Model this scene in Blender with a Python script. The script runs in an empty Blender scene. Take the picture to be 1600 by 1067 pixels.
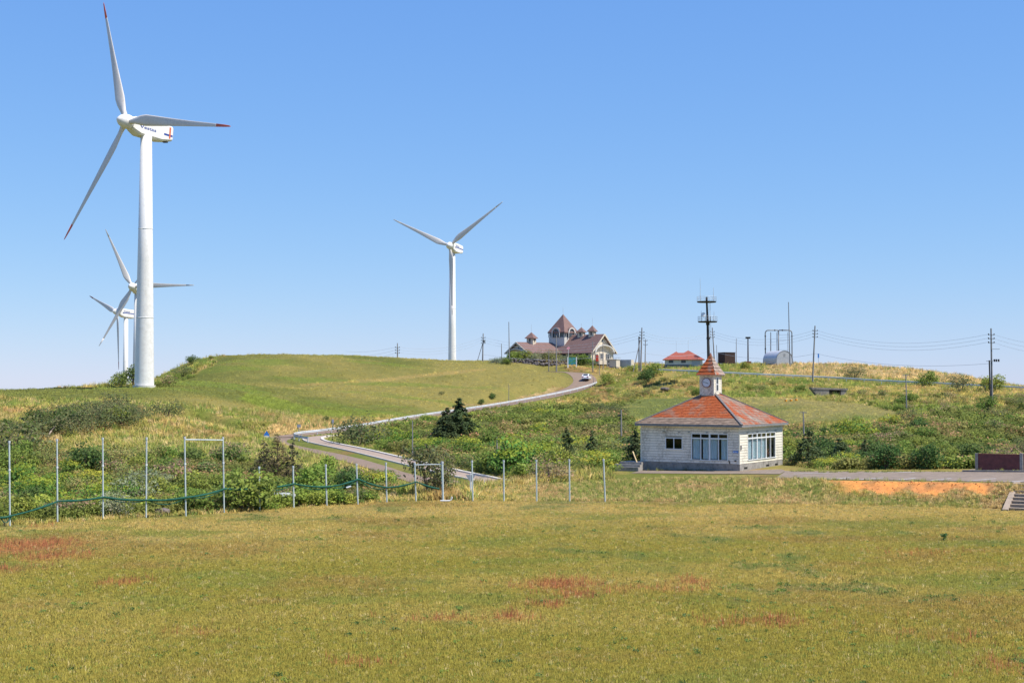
import bpy, math, random
import numpy as np
from mathutils import Vector

# ------------------------------------------------------------------ camera, sky, sun, exposure
F, CX, CY, HZ, CAMH = 2222.2, 800.0, 533.5, 600.0, 9.15
PITCH = math.atan((HZ - CY) / F)
CP, SP = math.cos(PITCH), math.sin(PITCH)
scene = bpy.context.scene
col = scene.collection
cam_d = bpy.data.cameras.new("camera")
cam_d.sensor_width = 36.0
cam_d.lens = F / 1600 * 36
cam_d.clip_start = 0.5
cam_d.clip_end = 12000
cam = bpy.data.objects.new("camera", cam_d)
col.objects.link(cam)
cam.location = (0, 0, CAMH)
cam.rotation_euler = (math.pi / 2 + PITCH, 0, 0)
scene.camera = cam

SUN_AZ, SUN_EL = math.radians(112), math.radians(56)     # azimuth clockwise from +Y (the view direction)
world = bpy.data.worlds.new("World")
scene.world = world
world.use_nodes = True
wn = world.node_tree.nodes
wl = world.node_tree.links
sky = wn.new("ShaderNodeTexSky")
sky.sky_type = 'NISHITA'
sky.sun_disc = False
sky.sun_elevation = SUN_EL
sky.sun_rotation = SUN_AZ
sky.altitude = 0
sky.air_density = 1.0
sky.dust_density = 0.0
sky.ozone_density = 8.0
# the photograph's tone curve on a hazy spring sky: one power and one gain per channel, the same all round
sky_sep = wn.new("ShaderNodeSeparateColor"); sky_com = wn.new("ShaderNodeCombineColor")
wl.new(sky.outputs[0], sky_sep.inputs[0])
for ch, (pw, gain) in enumerate(((0.80, 0.745), (0.62, 1.155), (0.29, 2.82))):
    p_ = wn.new("ShaderNodeMath"); p_.operation = 'POWER'; p_.inputs[1].default_value = pw
    g_ = wn.new("ShaderNodeMath"); g_.operation = 'MULTIPLY'; g_.inputs[1].default_value = gain
    wl.new(sky_sep.outputs[ch], p_.inputs[0]); wl.new(p_.outputs[0], g_.inputs[0]); wl.new(g_.outputs[0], sky_com.inputs[ch])
wl.new(sky_com.outputs[0], wn["Background"].inputs[0])
wn["Background"].inputs[1].default_value = 0.15
sun_d = bpy.data.lights.new("sun", 'SUN')
sun_d.energy = 4.8
sun_d.angle = math.radians(0.5)
sun_d.color = (1.0, 0.94, 0.84)
sun = bpy.data.objects.new("sun", sun_d)
col.objects.link(sun)
sdir = Vector((math.sin(SUN_AZ) * math.cos(SUN_EL), math.cos(SUN_AZ) * math.cos(SUN_EL), math.sin(SUN_EL)))
sun.rotation_euler = sdir.to_track_quat('Z', 'Y').to_euler()
sun.location = (80, -40, 120)
scene.view_settings.view_transform = 'Standard'
scene.view_settings.look = 'None'
scene.view_settings.gamma = 1
scene.view_settings.use_curve_mapping = False
scene.view_settings.exposure = 0.36
scene.render.film_transparent = False
scene.cycles.max_bounces = 6
scene.cycles.transparent_max_bounces = 12

# ------------------------------------------------------------------ placing: a pixel of the 1600x1067 photograph and a distance give a point of the place
def P(px, py, D):
    dx = (px - CX) / F
    du = (CY - py) / F
    y = CP - du * SP
    z = SP + du * CP
    return (dx * D / y, D, CAMH + z * D / y)

def proj(X, Y, Z):
    Z = Z - CAMH
    f = Y * CP + Z * SP
    u = -Y * SP + Z * CP
    f = np.where(np.abs(f) < 1e-3, 1e-3, f)
    return CX + F * X / f, CY - F * u / f

def vnoise(x, y, seed=0):
    xi = np.floor(x).astype(np.int64); yi = np.floor(y).astype(np.int64)
    fx = x - xi; fy = y - yi
    fx = fx * fx * (3 - 2 * fx); fy = fy * fy * (3 - 2 * fy)
    def h(a, b):
        n = (a * 374761393 + b * 668265263 + seed * 974634777) & 0xFFFFFFFF
        n = ((n ^ (n >> 13)) * 1274126177) & 0xFFFFFFFF
        return ((n ^ (n >> 16)) & 0xFFFF) / 65535.0
    a = h(xi, yi); b = h(xi + 1, yi); c = h(xi, yi + 1); d = h(xi + 1, yi + 1)
    return (a * (1 - fx) + b * fx) * (1 - fy) + (c * (1 - fx) + d * fx) * fy

def fbm(x, y, seed=0, o=4):
    s = 0; a = 1.0; t = 0
    for i in range(o):
        s = s + a * vnoise(x * 2 ** i + 17.3 * i, y * 2 ** i - 9.1 * i, seed + i); t += a; a *= 0.5
    return s / t

def smooth(a, b, x):
    t = np.clip((x - a) / (b - a), 0, 1)
    return t * t * (3 - 2 * t)

def inpoly(px, py, poly):
    px = np.asarray(px, float); py = np.asarray(py, float)
    r = np.zeros(px.shape, bool)
    n = len(poly); j = n - 1
    for i in range(n):
        xi, yi = poly[i]; xj, yj = poly[j]
        if yi != yj:
            c = ((yi > py) != (yj > py)) & (px < (xj - xi) * (py - yi) / (yj - yi) + xi)
            r ^= c
        j = i
    return r

# ------------------------------------------------------------------ mesh helpers
class MB:
    def __init__(self):
        self.v = []; self.f = []
    def add(self, vs, fs):
        b = len(self.v); self.v += [tuple(p) for p in vs]; self.f += [tuple(i + b for i in f) for f in fs]
        return self
    def box(self, x0, x1, y0, y1, z0, z1):
        return self.add([(x0, y0, z0), (x1, y0, z0), (x1, y1, z0), (x0, y1, z0), (x0, y0, z1), (x1, y0, z1), (x1, y1, z1), (x0, y1, z1)],
                        [(0, 3, 2, 1), (4, 5, 6, 7), (0, 1, 5, 4), (1, 2, 6, 5), (2, 3, 7, 6), (3, 0, 4, 7)])
    def quad(self, a, b, c, d):
        return self.add([a, b, c, d], [(0, 1, 2, 3)])
    def poly(self, pts):
        return self.add(pts, [tuple(range(len(pts)))])
    def bar(self, p, q, w, h=None, up=(0, 0, 1)):
        h = h or w
        p = Vector(p); q = Vector(q); d = (q - p).normalized(); u = Vector(up)
        if abs(d.dot(u)) > 0.98: u = Vector((1, 0, 0))
        s = d.cross(u).normalized() * (w / 2); t = s.cross(d).normalized() * (h / 2)
        vs = [p - s - t, p + s - t, p + s + t, p - s + t, q - s - t, q + s - t, q + s + t, q - s + t]
        return self.add(vs, [(0, 3, 2, 1), (4, 5, 6, 7), (0, 1, 5, 4), (1, 2, 6, 5), (2, 3, 7, 6), (3, 0, 4, 7)])
    def tube(self, pts, r, n=8, caps=True):
        pts = [Vector(p) for p in pts]; m = len(pts)
        rs = r if isinstance(r, (list, tuple)) else [r] * m
        rings = []; ref = None
        for i, p in enumerate(pts):
            d = (pts[min(i + 1, m - 1)] - pts[max(i - 1, 0)]).normalized()
            if ref is None:
                ref = Vector((0, 0, 1)) if abs(d.z) < 0.95 else Vector((1, 0, 0))
            s = d.cross(ref).normalized(); t = s.cross(d).normalized(); ref = t
            rings.append([p + s * (rs[i] * math.cos(2 * math.pi * k / n)) + t * (rs[i] * math.sin(2 * math.pi * k / n)) for k in range(n)])
        vs = [q for ring in rings for q in ring]
        fs = [(i * n + k, i * n + (k + 1) % n, (i + 1) * n + (k + 1) % n, (i + 1) * n + k) for i in range(m - 1) for k in range(n)]
        if caps:
            fs.append(tuple(range(n))[::-1]); fs.append(tuple((m - 1) * n + k for k in range(n)))
        return self.add(vs, fs)
    def prism(self, pts, off):
        n = len(pts); a = [Vector(p) for p in pts]; o = Vector(off)
        fs = [tuple(range(n))[::-1], tuple(range(n, 2 * n))] + [(i, (i + 1) % n, n + (i + 1) % n, n + i) for i in range(n)]
        return self.add(a + [p + o for p in a], fs)
    def build(self, name, mat, parent=None, smooth=False, loc=None):
        me = bpy.data.meshes.new(name)
        me.from_pydata(self.v, [], self.f)
        if mat is not None:
            me.materials.append(mat)
        if smooth:
            me.polygons.foreach_set("use_smooth", [True] * len(me.polygons))
        me.update()
        o = bpy.data.objects.new(name, me); col.objects.link(o)
        if parent is not None: o.parent = parent
        if loc is not None: o.location = loc
        return o

def np_mesh(name, v, quads, mat, colr=None, smooth_=False):
    me = bpy.data.meshes.new(name)
    v = np.asarray(v, np.float32); quads = np.asarray(quads, np.int32)
    nv, nf, k = len(v), len(quads), quads.shape[1]
    me.vertices.add(nv); me.vertices.foreach_set("co", v.ravel())
    me.loops.add(nf * k); me.loops.foreach_set("vertex_index", quads.ravel())
    me.polygons.add(nf)
    me.polygons.foreach_set("loop_start", np.arange(0, nf * k, k, dtype=np.int32))
    me.polygons.foreach_set("loop_total", np.full(nf, k, np.int32))
    if smooth_: me.polygons.foreach_set("use_smooth", np.ones(nf, bool))
    if colr is not None:
        at = me.color_attributes.new("col", 'FLOAT_COLOR', 'POINT')
        c4 = np.ones((nv, 4), np.float32); c4[:, :3] = colr
        at.data.foreach_set("color", c4.ravel())
    if mat is not None: me.materials.append(mat)
    me.update(); me.validate()
    return me

def link(name, me, parent=None, loc=None, rz=None, sc=None):
    o = bpy.data.objects.new(name, me); col.objects.link(o)
    if parent is not None: o.parent = parent
    if loc is not None: o.location = loc
    if rz is not None: o.rotation_euler = (0, 0, rz)
    if sc is not None: o.scale = sc if isinstance(sc, tuple) else (sc, sc, sc)
    return o

def tag(o, label=None, cat=None, group=None, kind=None):
    if label: o["label"] = label
    if cat: o["category"] = cat
    if group: o["group"] = group
    if kind: o["kind"] = kind
    return o

def thing(name, label, cat, loc=(0, 0, 0), rz=0, group=None):
    o = bpy.data.objects.new(name, None); col.objects.link(o)
    o.empty_display_size = 0.3
    o.location = loc; o.rotation_euler = (0, 0, rz)
    return tag(o, label, cat, group)

def copy_tree(o, parent=None):
    c = o.copy(); col.objects.link(c)
    if parent is not None: c.parent = parent
    for ch in list(o.children):
        copy_tree(ch, c)
    return c

# ------------------------------------------------------------------ materials
def nt(name):
    m = bpy.data.materials.new(name); m.use_nodes = True
    t = m.node_tree; b = t.nodes["Principled BSDF"]
    return m, t, b

def N(t, typ, **kw):
    n = t.nodes.new(typ)
    for k, v in kw.items():
        if k.startswith("i_"): n.inputs[int(k[2:])].default_value = v
        else: setattr(n, k, v)
    return n

def ramp(t, src, stops):
    r = t.nodes.new("ShaderNodeValToRGB")
    e = r.color_ramp.elements
    while len(e) < len(stops): e.new(0.5)
    for i, (p, c) in enumerate(stops):
        e[i].position = p; e[i].color = (*c, 1) if len(c) == 3 else c
    t.links.new(src, r.inputs[0])
    return r.outputs[0]

def noise(t, scale, detail=4, rough=0.55, coord="Object", stretch=None):
    tc = N(t, "ShaderNodeTexCoord")
    src = tc.outputs[coord]
    if stretch:
        mp = N(t, "ShaderNodeMapping"); mp.inputs["Scale"].default_value = stretch
        t.links.new(src, mp.inputs[0]); src = mp.outputs[0]
    n = N(t, "ShaderNodeTexNoise"); n.inputs["Scale"].default_value = scale
    n.inputs["Detail"].default_value = detail; n.inputs["Roughness"].default_value = rough
    t.links.new(src, n.inputs["Vector"])
    return n.outputs[0]

def bump(t, b, src, strength=0.3, dist=0.05):
    bp = N(t, "ShaderNodeBump"); bp.inputs["Strength"].default_value = strength; bp.inputs["Distance"].default_value = dist
    t.links.new(src, bp.inputs["Height"]); t.links.new(bp.outputs[0], b.inputs["Normal"])

def mix(t, fac, a, c, mode='MIX'):
    m = N(t, "ShaderNodeMix", data_type='RGBA', blend_type=mode)
    for s, x in ((m.inputs[0], fac), (m.inputs[6], a), (m.inputs[7], c)):
        if isinstance(x, (int, float)): s.default_value = x
        elif isinstance(x, tuple): s.default_value = (*x, 1) if len(x) == 3 else x
        else: t.links.new(x, s)
    return m.outputs[2]

def simple(name, c, rough=0.6, metal=0.0, var=0.15, scale=3.0, bmp=0.0, stretch=None, spec=0.4):
    m, t, b = nt(name)
    n = noise(t, scale, 5, 0.6, stretch=stretch)
    lo = tuple(x * (1 - var) for x in c); hi = tuple(min(1, x * (1 + var)) for x in c)
    t.links.new(ramp(t, n, [(0.3, lo), (0.7, hi)]), b.inputs["Base Color"])
    b.inputs["Roughness"].default_value = rough; b.inputs["Metallic"].default_value = metal
    b.inputs["Specular IOR Level"].default_value = spec
    if bmp: bump(t, b, n, bmp, 0.03)
    return m

def stained(name, c, dirt, amount=0.55, scale=1.5, rough=0.7, stretch=(1, 1, 0.25), fine=9.0, bmp=0.1):
    m, t, b = nt(name)
    n1 = noise(t, scale, 7, 0.65, stretch=stretch); n2 = noise(t, fine, 5, 0.7)
    ml = N(t, "ShaderNodeMath", operation='MULTIPLY'); t.links.new(n1, ml.inputs[0]); t.links.new(n2, ml.inputs[1])
    f = ramp(t, ml.outputs[0], [(max(0.02, 0.36 - amount * 0.3), (0, 0, 0)), (0.42, (1, 1, 1))])
    t.links.new(mix(t, f, c, dirt), b.inputs["Base Color"])
    b.inputs["Roughness"].default_value = rough; b.inputs["Specular IOR Level"].default_value = 0.3
    bump(t, b, n2, bmp, 0.02)
    return m

def foliage_mat(name, trans=0.3, hue=0.03, instancer=False, rough=0.6, upw=0.45, gain=1.0):
    m, t, b = nt(name)
    a = N(t, "ShaderNodeAttribute", attribute_name="col")
    c = a.outputs["Color"]
    if instancer:
        a2 = N(t, "ShaderNodeAttribute", attribute_name="tint", attribute_type='INSTANCER')
        c = mix(t, 1.0, c, a2.outputs["Color"], 'MULTIPLY')
    else:
        oi = N(t, "ShaderNodeObjectInfo")
        hs = N(t, "ShaderNodeHueSaturation")
        mr = N(t, "ShaderNodeMapRange"); mr.inputs[3].default_value = 0.5 - hue; mr.inputs[4].default_value = 0.5 + hue
        t.links.new(oi.outputs["Random"], mr.inputs[0]); t.links.new(mr.outputs[0], hs.inputs["Hue"])
        mv = N(t, "ShaderNodeMapRange"); mv.inputs[3].default_value = 1.2; mv.inputs[4].default_value = 0.82
        t.links.new(oi.outputs["Random"], mv.inputs[0]); t.links.new(mv.outputs[0], hs.inputs["Value"])
        t.links.new(c, hs.inputs["Color"]); c = hs.outputs[0]
    if gain != 1.0: c = mix(t, 1.0, c, (gain, gain, gain), 'MULTIPLY')
    t.links.new(c, b.inputs["Base Color"])
    b.inputs["Roughness"].default_value = rough; b.inputs["Specular IOR Level"].default_value = 0.12
    ge = N(t, "ShaderNodeNewGeometry"); nm = N(t, "ShaderNodeMix", data_type='VECTOR'); nm.inputs[0].default_value = upw     # soft upward shading normal: leaves and blades bend every way within one face
    t.links.new(ge.outputs["Normal"], nm.inputs[4]); nm.inputs[5].default_value = (0.12, -0.05, 1.0)
    nn_ = N(t, "ShaderNodeVectorMath", operation='NORMALIZE'); t.links.new(nm.outputs[1], nn_.inputs[0]); t.links.new(nn_.outputs[0], b.inputs["Normal"])
    tr = N(t, "ShaderNodeBsdfTranslucent"); t.links.new(c, tr.inputs[0])
    mx = N(t, "ShaderNodeMixShader"); mx.inputs[0].default_value = trans
    t.links.new(b.outputs[0], mx.inputs[1]); t.links.new(tr.outputs[0], mx.inputs[2])
    t.links.new(mx.outputs[0], t.nodes["Material Output"].inputs[0])
    return m

def rust_roof(name, base, amount, seed, zlo=-99.0, scale=0.55, stretch=(1, 1, 0.3)):
    """weathered tiles whose coating has gone to orange in streaks; zlo: local height under which the newer courses carry none"""
    m, t, b = nt(name)
    tc = N(t, "ShaderNodeTexCoord"); mp = N(t, "ShaderNodeMapping"); mp.inputs["Location"].default_value = (seed * 3.1, seed * 1.7, seed)
    mp.inputs["Scale"].default_value = stretch
    t.links.new(tc.outputs["Object"], mp.inputs[0])
    n = N(t, "ShaderNodeTexNoise"); n.inputs["Scale"].default_value = scale; n.inputs["Detail"].default_value = 8; n.inputs["Roughness"].default_value = 0.68
    t.links.new(mp.outputs[0], n.inputs["Vector"])
    f = ramp(t, n.outputs[0], [(0.62 - amount * 0.34, (0, 0, 0)), (0.68 - amount * 0.22, (1, 1, 1))])
    sx = N(t, "ShaderNodeSeparateXYZ"); t.links.new(tc.outputs["Object"], sx.inputs[0])
    gt = N(t, "ShaderNodeMath", operation='GREATER_THAN'); gt.inputs[1].default_value = zlo; t.links.new(sx.outputs[2], gt.inputs[0])
    mu = N(t, "ShaderNodeMath", operation='MULTIPLY'); t.links.new(f, mu.inputs[0]); t.links.new(gt.outputs[0], mu.inputs[1])
    n2 = noise(t, 6.0, 5, 0.7); n3 = noise(t, 2.2, 4)
    rc = ramp(t, n2, [(0.3, (0.20, 0.045, 0.018)), (0.55, (0.40, 0.095, 0.026)), (0.75, (0.50, 0.19, 0.06))])
    bc = ramp(t, n3, [(0.3, tuple(x * 0.72 for x in base)), (0.7, tuple(x * 1.25 for x in base))])
    t.links.new(mix(t, mu.outputs[0], bc, rc), b.inputs["Base Color"])
    b.inputs["Roughness"].default_value = 0.75; b.inputs["Specular IOR Level"].default_value = 0.25
    bump(t, b, n2, 0.2, 0.02)
    return m

def glass_mat(name, tint=(0.75, 0.85, 0.88), refl=0.25):
    m, t, b = nt(name)
    tr = N(t, "ShaderNodeBsdfTransparent"); tr.inputs[0].default_value = (*tint, 1)
    gl = N(t, "ShaderNodeBsdfGlossy"); gl.inputs["Roughness"].default_value = 0.03; gl.inputs[0].default_value = (0.9, 0.9, 0.9, 1)
    fr = N(t, "ShaderNodeLayerWeight"); pw = N(t, "ShaderNodeMath", operation='POWER'); pw.inputs[1].default_value = 3.5
    t.links.new(fr.outputs["Facing"], pw.inputs[0])
    ad = N(t, "ShaderNodeMath", operation='MULTIPLY_ADD'); ad.inputs[1].default_value = 0.5; ad.inputs[2].default_value = 0.03 + refl
    t.links.new(pw.outputs[0], ad.inputs[0])
    mx = N(t, "ShaderNodeMixShader"); t.links.new(ad.outputs[0], mx.inputs[0])
    t.links.new(tr.outputs[0], mx.inputs[1]); t.links.new(gl.outputs[0], mx.inputs[2])
    t.links.new(mx.outputs[0], t.nodes["Material Output"].inputs[0])
    return m

def ground_mat(name):
    m, t, b = nt(name)
    a = N(t, "ShaderNodeAttribute", attribute_name="col")
    n1 = noise(t, 2.2, 6, 0.7); n2 = noise(t, 0.35, 5, 0.6)
    v1 = ramp(t, n1, [(0.28, (0.72, 0.72, 0.72)), (0.72, (1.28, 1.28, 1.28))])
    c = mix(t, 1.0, a.outputs["Color"], v1, 'MULTIPLY')
    v2 = ramp(t, n2, [(0.3, (0.85, 0.9, 0.9)), (0.7, (1.12, 1.08, 1.05))])
    c = mix(t, 1.0, c, v2, 'MULTIPLY')
    t.links.new(c, b.inputs["Base Color"])
    b.inputs["Roughness"].default_value = 0.95; b.inputs["Specular IOR Level"].default_value = 0.05
    bump(t, b, n1, 0.6, 0.15)
    return m

M = {}
M['ground'] = ground_mat("ground_cover")
M['leaf'] = foliage_mat("leaves", 0.4, gain=2.1)
M['leafi'] = foliage_mat("undergrowth_leaves", 0.4, instancer=True, gain=2.15)
M['grass'] = foliage_mat("grass_blades", 0.3, instancer=True, rough=0.8, upw=0.95, gain=2.6)
M['needle'] = foliage_mat("needles", 0.25, 0.015, upw=0.5, gain=1.75)
M['bark'] = simple("bark", (0.10, 0.075, 0.055), 0.9, var=0.3, scale=6, bmp=0.4)
M['asphalt'] = simple("asphalt", (0.25, 0.18, 0.13), 0.9, var=0.12, scale=1.1, bmp=0.1, spec=0.15)
M['lot'] = stained("worn_asphalt", (0.275, 0.21, 0.155), (0.18, 0.14, 0.105), 0.6, 0.5, 0.9, (1, 1, 1), 2.0)
M['path'] = simple("tan_paving", (0.36, 0.275, 0.21), 0.9, var=0.12, scale=1.2, spec=0.15)
M['kerb'] = simple("pale_concrete_kerb", (0.66, 0.60, 0.51), 0.85, var=0.12, scale=1.5)
M['line'] = stained("worn_white_line", (0.62, 0.62, 0.6), (0.22, 0.20, 0.18), 0.55, 1.5, 0.85, (1, 1, 1), 5.0)
M['turb'] = stained("turbine_white", (0.79, 0.77, 0.73), (0.66, 0.63, 0.58), 0.42, 0.5, 0.45, (1, 1, 0.05), 1.5, 0.01)
M['blade'] = stained("blade_grey_white", (0.68, 0.63, 0.57), (0.52, 0.47, 0.41), 0.5, 0.5, 0.5, (1, 1, 0.15), 3.0, 0.02)
M['tipred'] = simple("red_tip", (0.74, 0.13, 0.05), 0.5, var=0.1)
M['tipdark'] = simple("dark_red_tip", (0.22, 0.06, 0.05), 0.5, var=0.1)
M['blue'] = simple("blue_paint", (0.03, 0.07, 0.30), 0.45, var=0.05)
M['orange'] = simple("orange_paint", (0.62, 0.12, 0.03), 0.5, var=0.05)
M['galv'] = simple("galvanised_steel", (0.55, 0.58, 0.60), 0.5, 0.2, 0.12, 1.5)
M['railw'] = stained("pale_guardrail_steel", (0.62, 0.64, 0.66), (0.36, 0.36, 0.36), 0.45, 0.5, 0.5, (1, 1, 1), 2.5)
M['post'] = stained("pale_teal_grey_post", (0.50, 0.57, 0.57), (0.30, 0.34, 0.35), 0.4, 1.0, 0.5, (1, 1, 0.6), 6.0)
M['net'] = simple("green_net", (0.010, 0.085, 0.055), 0.85, var=0.3, scale=8)
M['concpole'] = simple("concrete_pole", (0.25, 0.235, 0.225), 0.85, var=0.15, scale=1.2)
M['dark'] = simple("dark_iron", (0.035, 0.03, 0.028), 0.6, var=0.2)
M['darkbrown'] = simple("dark_brown_steel", (0.055, 0.035, 0.03), 0.7, var=0.2)
M['wire'] = simple("grey_wire", (0.40, 0.44, 0.50), 0.6, var=0.05)
M['stairtan'] = stained("tan_concrete", (0.40, 0.31, 0.225), (0.25, 0.20, 0.15), 0.5, 1.0, 0.9, (1, 1, 1), 5.0)
M['conc'] = stained("weathered_concrete", (0.36, 0.335, 0.30), (0.15, 0.14, 0.125), 0.6, 0.9, 0.9, (1, 1, 0.5), 4.0)
M['concgrey'] = stained("grey_concrete", (0.33, 0.295, 0.25), (0.13, 0.12, 0.105), 0.6, 0.9, 0.9, (1, 1, 0.5), 4.0)
M['siding'] = stained("dirty_white_siding", (0.86, 0.76, 0.62), (0.34, 0.29, 0.22), 0.50, 0.75, 0.75, (1, 1, 0.55), 6.0)
M['sidingclean'] = stained("cream_white_siding", (0.74, 0.69, 0.56), (0.42, 0.385, 0.31), 0.3, 1.1, 0.7, (1, 1, 0.4), 6.0)
M['winframe'] = simple("white_window_frame", (0.72, 0.73, 0.72), 0.5, var=0.05)
M['glass'] = glass_mat("window_glass", (0.88, 0.94, 0.96), 0.0)
M['glassd'] = glass_mat("dark_window_glass", (0.30, 0.38, 0.43), 0.0)
M['joint'] = simple("joint_shade", (0.36, 0.325, 0.27), 0.9)  # lap shade put into the backing wall's colour, seen through the board gaps
M['curtain'] = simple("pale_blue_grey_curtain", (0.62, 0.67, 0.68), 0.9, var=0.18, scale=2.5, stretch=(4, 4, 0.3))
M['interior'] = simple("dim_interior", (0.16, 0.15, 0.14), 0.9)
M['wood'] = simple("brown_wood", (0.26, 0.10, 0.05), 0.7, var=0.3)
M['plank'] = simple("pale_wood", (0.60, 0.46, 0.27), 0.8, var=0.15)
M['fascia'] = simple("grey_fascia", (0.22, 0.21, 0.205), 0.7, var=0.2)
M['roofrustL'] = rust_roof("rusty_tiles_front", (0.25, 0.18, 0.13), 0.86, 1.0, 4.75)
M['roofrustR'] = rust_roof("rusty_tiles_side", (0.28, 0.215, 0.165), 0.54, 4.4)
M['roofback'] = rust_roof("tiles_back", (0.25, 0.22, 0.20), 0.3, 7)
M['rooftowerL'] = rust_roof("rusty_turret_tiles", (0.24, 0.18, 0.15), 0.92, 2, scale=1.2)
M['rooftowerR'] = rust_roof("grey_turret_tiles", (0.33, 0.25, 0.20), 0.2, 3, scale=1.2)
M['ridge'] = simple("ridge_cap", (0.17, 0.15, 0.14), 0.7, var=0.25)
M['clockface'] = simple("clock_face", (0.66, 0.70, 0.74), 0.4, var=0.03)
M['rustrim'] = simple("rusty_rim", (0.22, 0.085, 0.05), 0.7, var=0.3)
M['black'] = simple("black_paint", (0.02, 0.02, 0.022), 0.5)
M['redroof'] = stained("red_metal_roof", (0.36, 0.095, 0.06), (0.19, 0.08, 0.065), 0.4, 0.5, 0.6, (1, 1, 1), 2.0)
M['mroof'] = simple("mauve_brown_tiles", (0.20, 0.120, 0.102), 0.8, var=0.12, scale=1.2)
M['cream'] = simple("cream_render", (0.62, 0.54, 0.42), 0.8, var=0.05, scale=0.6)
M['whitewall'] = simple("white_render", (0.58, 0.56, 0.52), 0.8, var=0.06, scale=0.6)
M['greybase'] = simple("slate_grey_base", (0.13, 0.145, 0.165), 0.8, var=0.1)
M['pane'] = simple("far_window_pane", (0.035, 0.05, 0.06), 0.12, var=0.2)
M['panesky'] = simple("pale_glazing", (0.16, 0.25, 0.30), 0.1, var=0.2)
M['brownbox'] = simple("brown_corrugated_box", (0.06, 0.034, 0.026), 0.8, var=0.2)
M['metalpale'] = simple("pale_corrugated_metal", (0.55, 0.56, 0.57), 0.4, 0.3, 0.08, 1.0)
M['metalgrey'] = simple("grey_sheet_metal", (0.36, 0.385, 0.41), 0.5, 0.2, 0.06, 1.0)
M['pipe'] = simple("weathered_pipe", (0.22, 0.235, 0.25), 0.6, 0.2, 0.2, 1.0)
M['carwhite'] = simple("white_car_paint", (0.80, 0.80, 0.80), 0.2, var=0.02)
M['rubber'] = simple("tyre_rubber", (0.02, 0.02, 0.02), 0.8)
M['redlamp'] = simple("tail_lamp_red", (0.4, 0.02, 0.02), 0.3)
M['signgreen'] = None
M['signblue'] = simple("sign_blue", (0.03, 0.20, 0.62), 0.4, var=0.05)
M['signwhite'] = simple("sign_white", (0.75, 0.76, 0.76), 0.5, var=0.03)
M['signgrey'] = simple("sign_back_grey", (0.33, 0.36, 0.40), 0.5, 0.2, 0.06)
M['brick'] = None
M['clod'] = simple("soil_clod", (0.40, 0.17, 0.06), 0.95, var=0.4, scale=4)
M['stone'] = simple("dark_boulder", (0.115, 0.098, 0.09), 0.9, var=0.5, scale=1.3, bmp=0.5)
M['rock'] = simple("brown_rock", (0.15, 0.12, 0.105), 0.9, var=0.4, scale=2.0, bmp=0.6)
M['pink'] = simple("pink_panel", (0.80, 0.33, 0.38), 0.5, var=0.05)
M['redmachine'] = simple("red_machine", (0.55, 0.06, 0.03), 0.4, var=0.05)
M['pipewhite'] = simple("white_pipe", (0.75, 0.75, 0.73), 0.4, var=0.05)
M['bucket'] = simple("orange_drum", (0.80, 0.36, 0.04), 0.5, var=0.05)
M['sorrel'] = simple("white_lid", (0.8, 0.8, 0.78), 0.5)
m, t, b = nt("map_board_print")           # flat print: sea green map with darker land and pale marks
n = noise(t, 1.6, 6, 0.6); n2 = noise(t, 5.0, 3, 0.7)
c = ramp(t, n, [(0.40, (0.02, 0.20, 0.27)), (0.50, (0.03, 0.28, 0.30)), (0.54, (0.04, 0.20, 0.08)), (0.7, (0.10, 0.30, 0.12))])
t.links.new(mix(t, ramp(t, n2, [(0.62, (0, 0, 0)), (0.66, (1, 1, 1))]), c, (0.35, 0.55, 0.5)), b.inputs["Base Color"])
b.inputs["Roughness"].default_value = 0.4
M['signgreen'] = m
def brick_mat(name, c1, c2, mortar):
    m, t, b = nt(name)
    tc = N(t, "ShaderNodeTexCoord"); mp = N(t, "ShaderNodeMapping"); mp.inputs["Rotation"].default_value = (math.pi / 2, 0, 0)
    t.links.new(tc.outputs["Object"], mp.inputs[0])
    br = N(t, "ShaderNodeTexBrick"); br.inputs["Scale"].default_value = 1.0
    br.inputs["Color1"].default_value = (*c1, 1); br.inputs["Color2"].default_value = (*c2, 1); br.inputs["Mortar"].default_value = (*mortar, 1)
    br.inputs["Brick Width"].default_value = 0.21; br.inputs["Row Height"].default_value = 0.07; br.inputs["Mortar Size"].default_value = 0.006
    t.links.new(mp.outputs[0], br.inputs["Vector"])
    n = noise(t, 2.5, 5)
    t.links.new(mix(t, 1.0, br.outputs[0], ramp(t, n, [(0.3, (0.75, 0.75, 0.75)), (0.7, (1.2, 1.2, 1.2))]), 'MULTIPLY'), b.inputs["Base Color"])
    b.inputs["Roughness"].default_value = 0.75
    return m
M['brick'] = brick_mat("dark_red_brick", (0.17, 0.042, 0.035), (0.125, 0.033, 0.03), (0.10, 0.055, 0.05))
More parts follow.
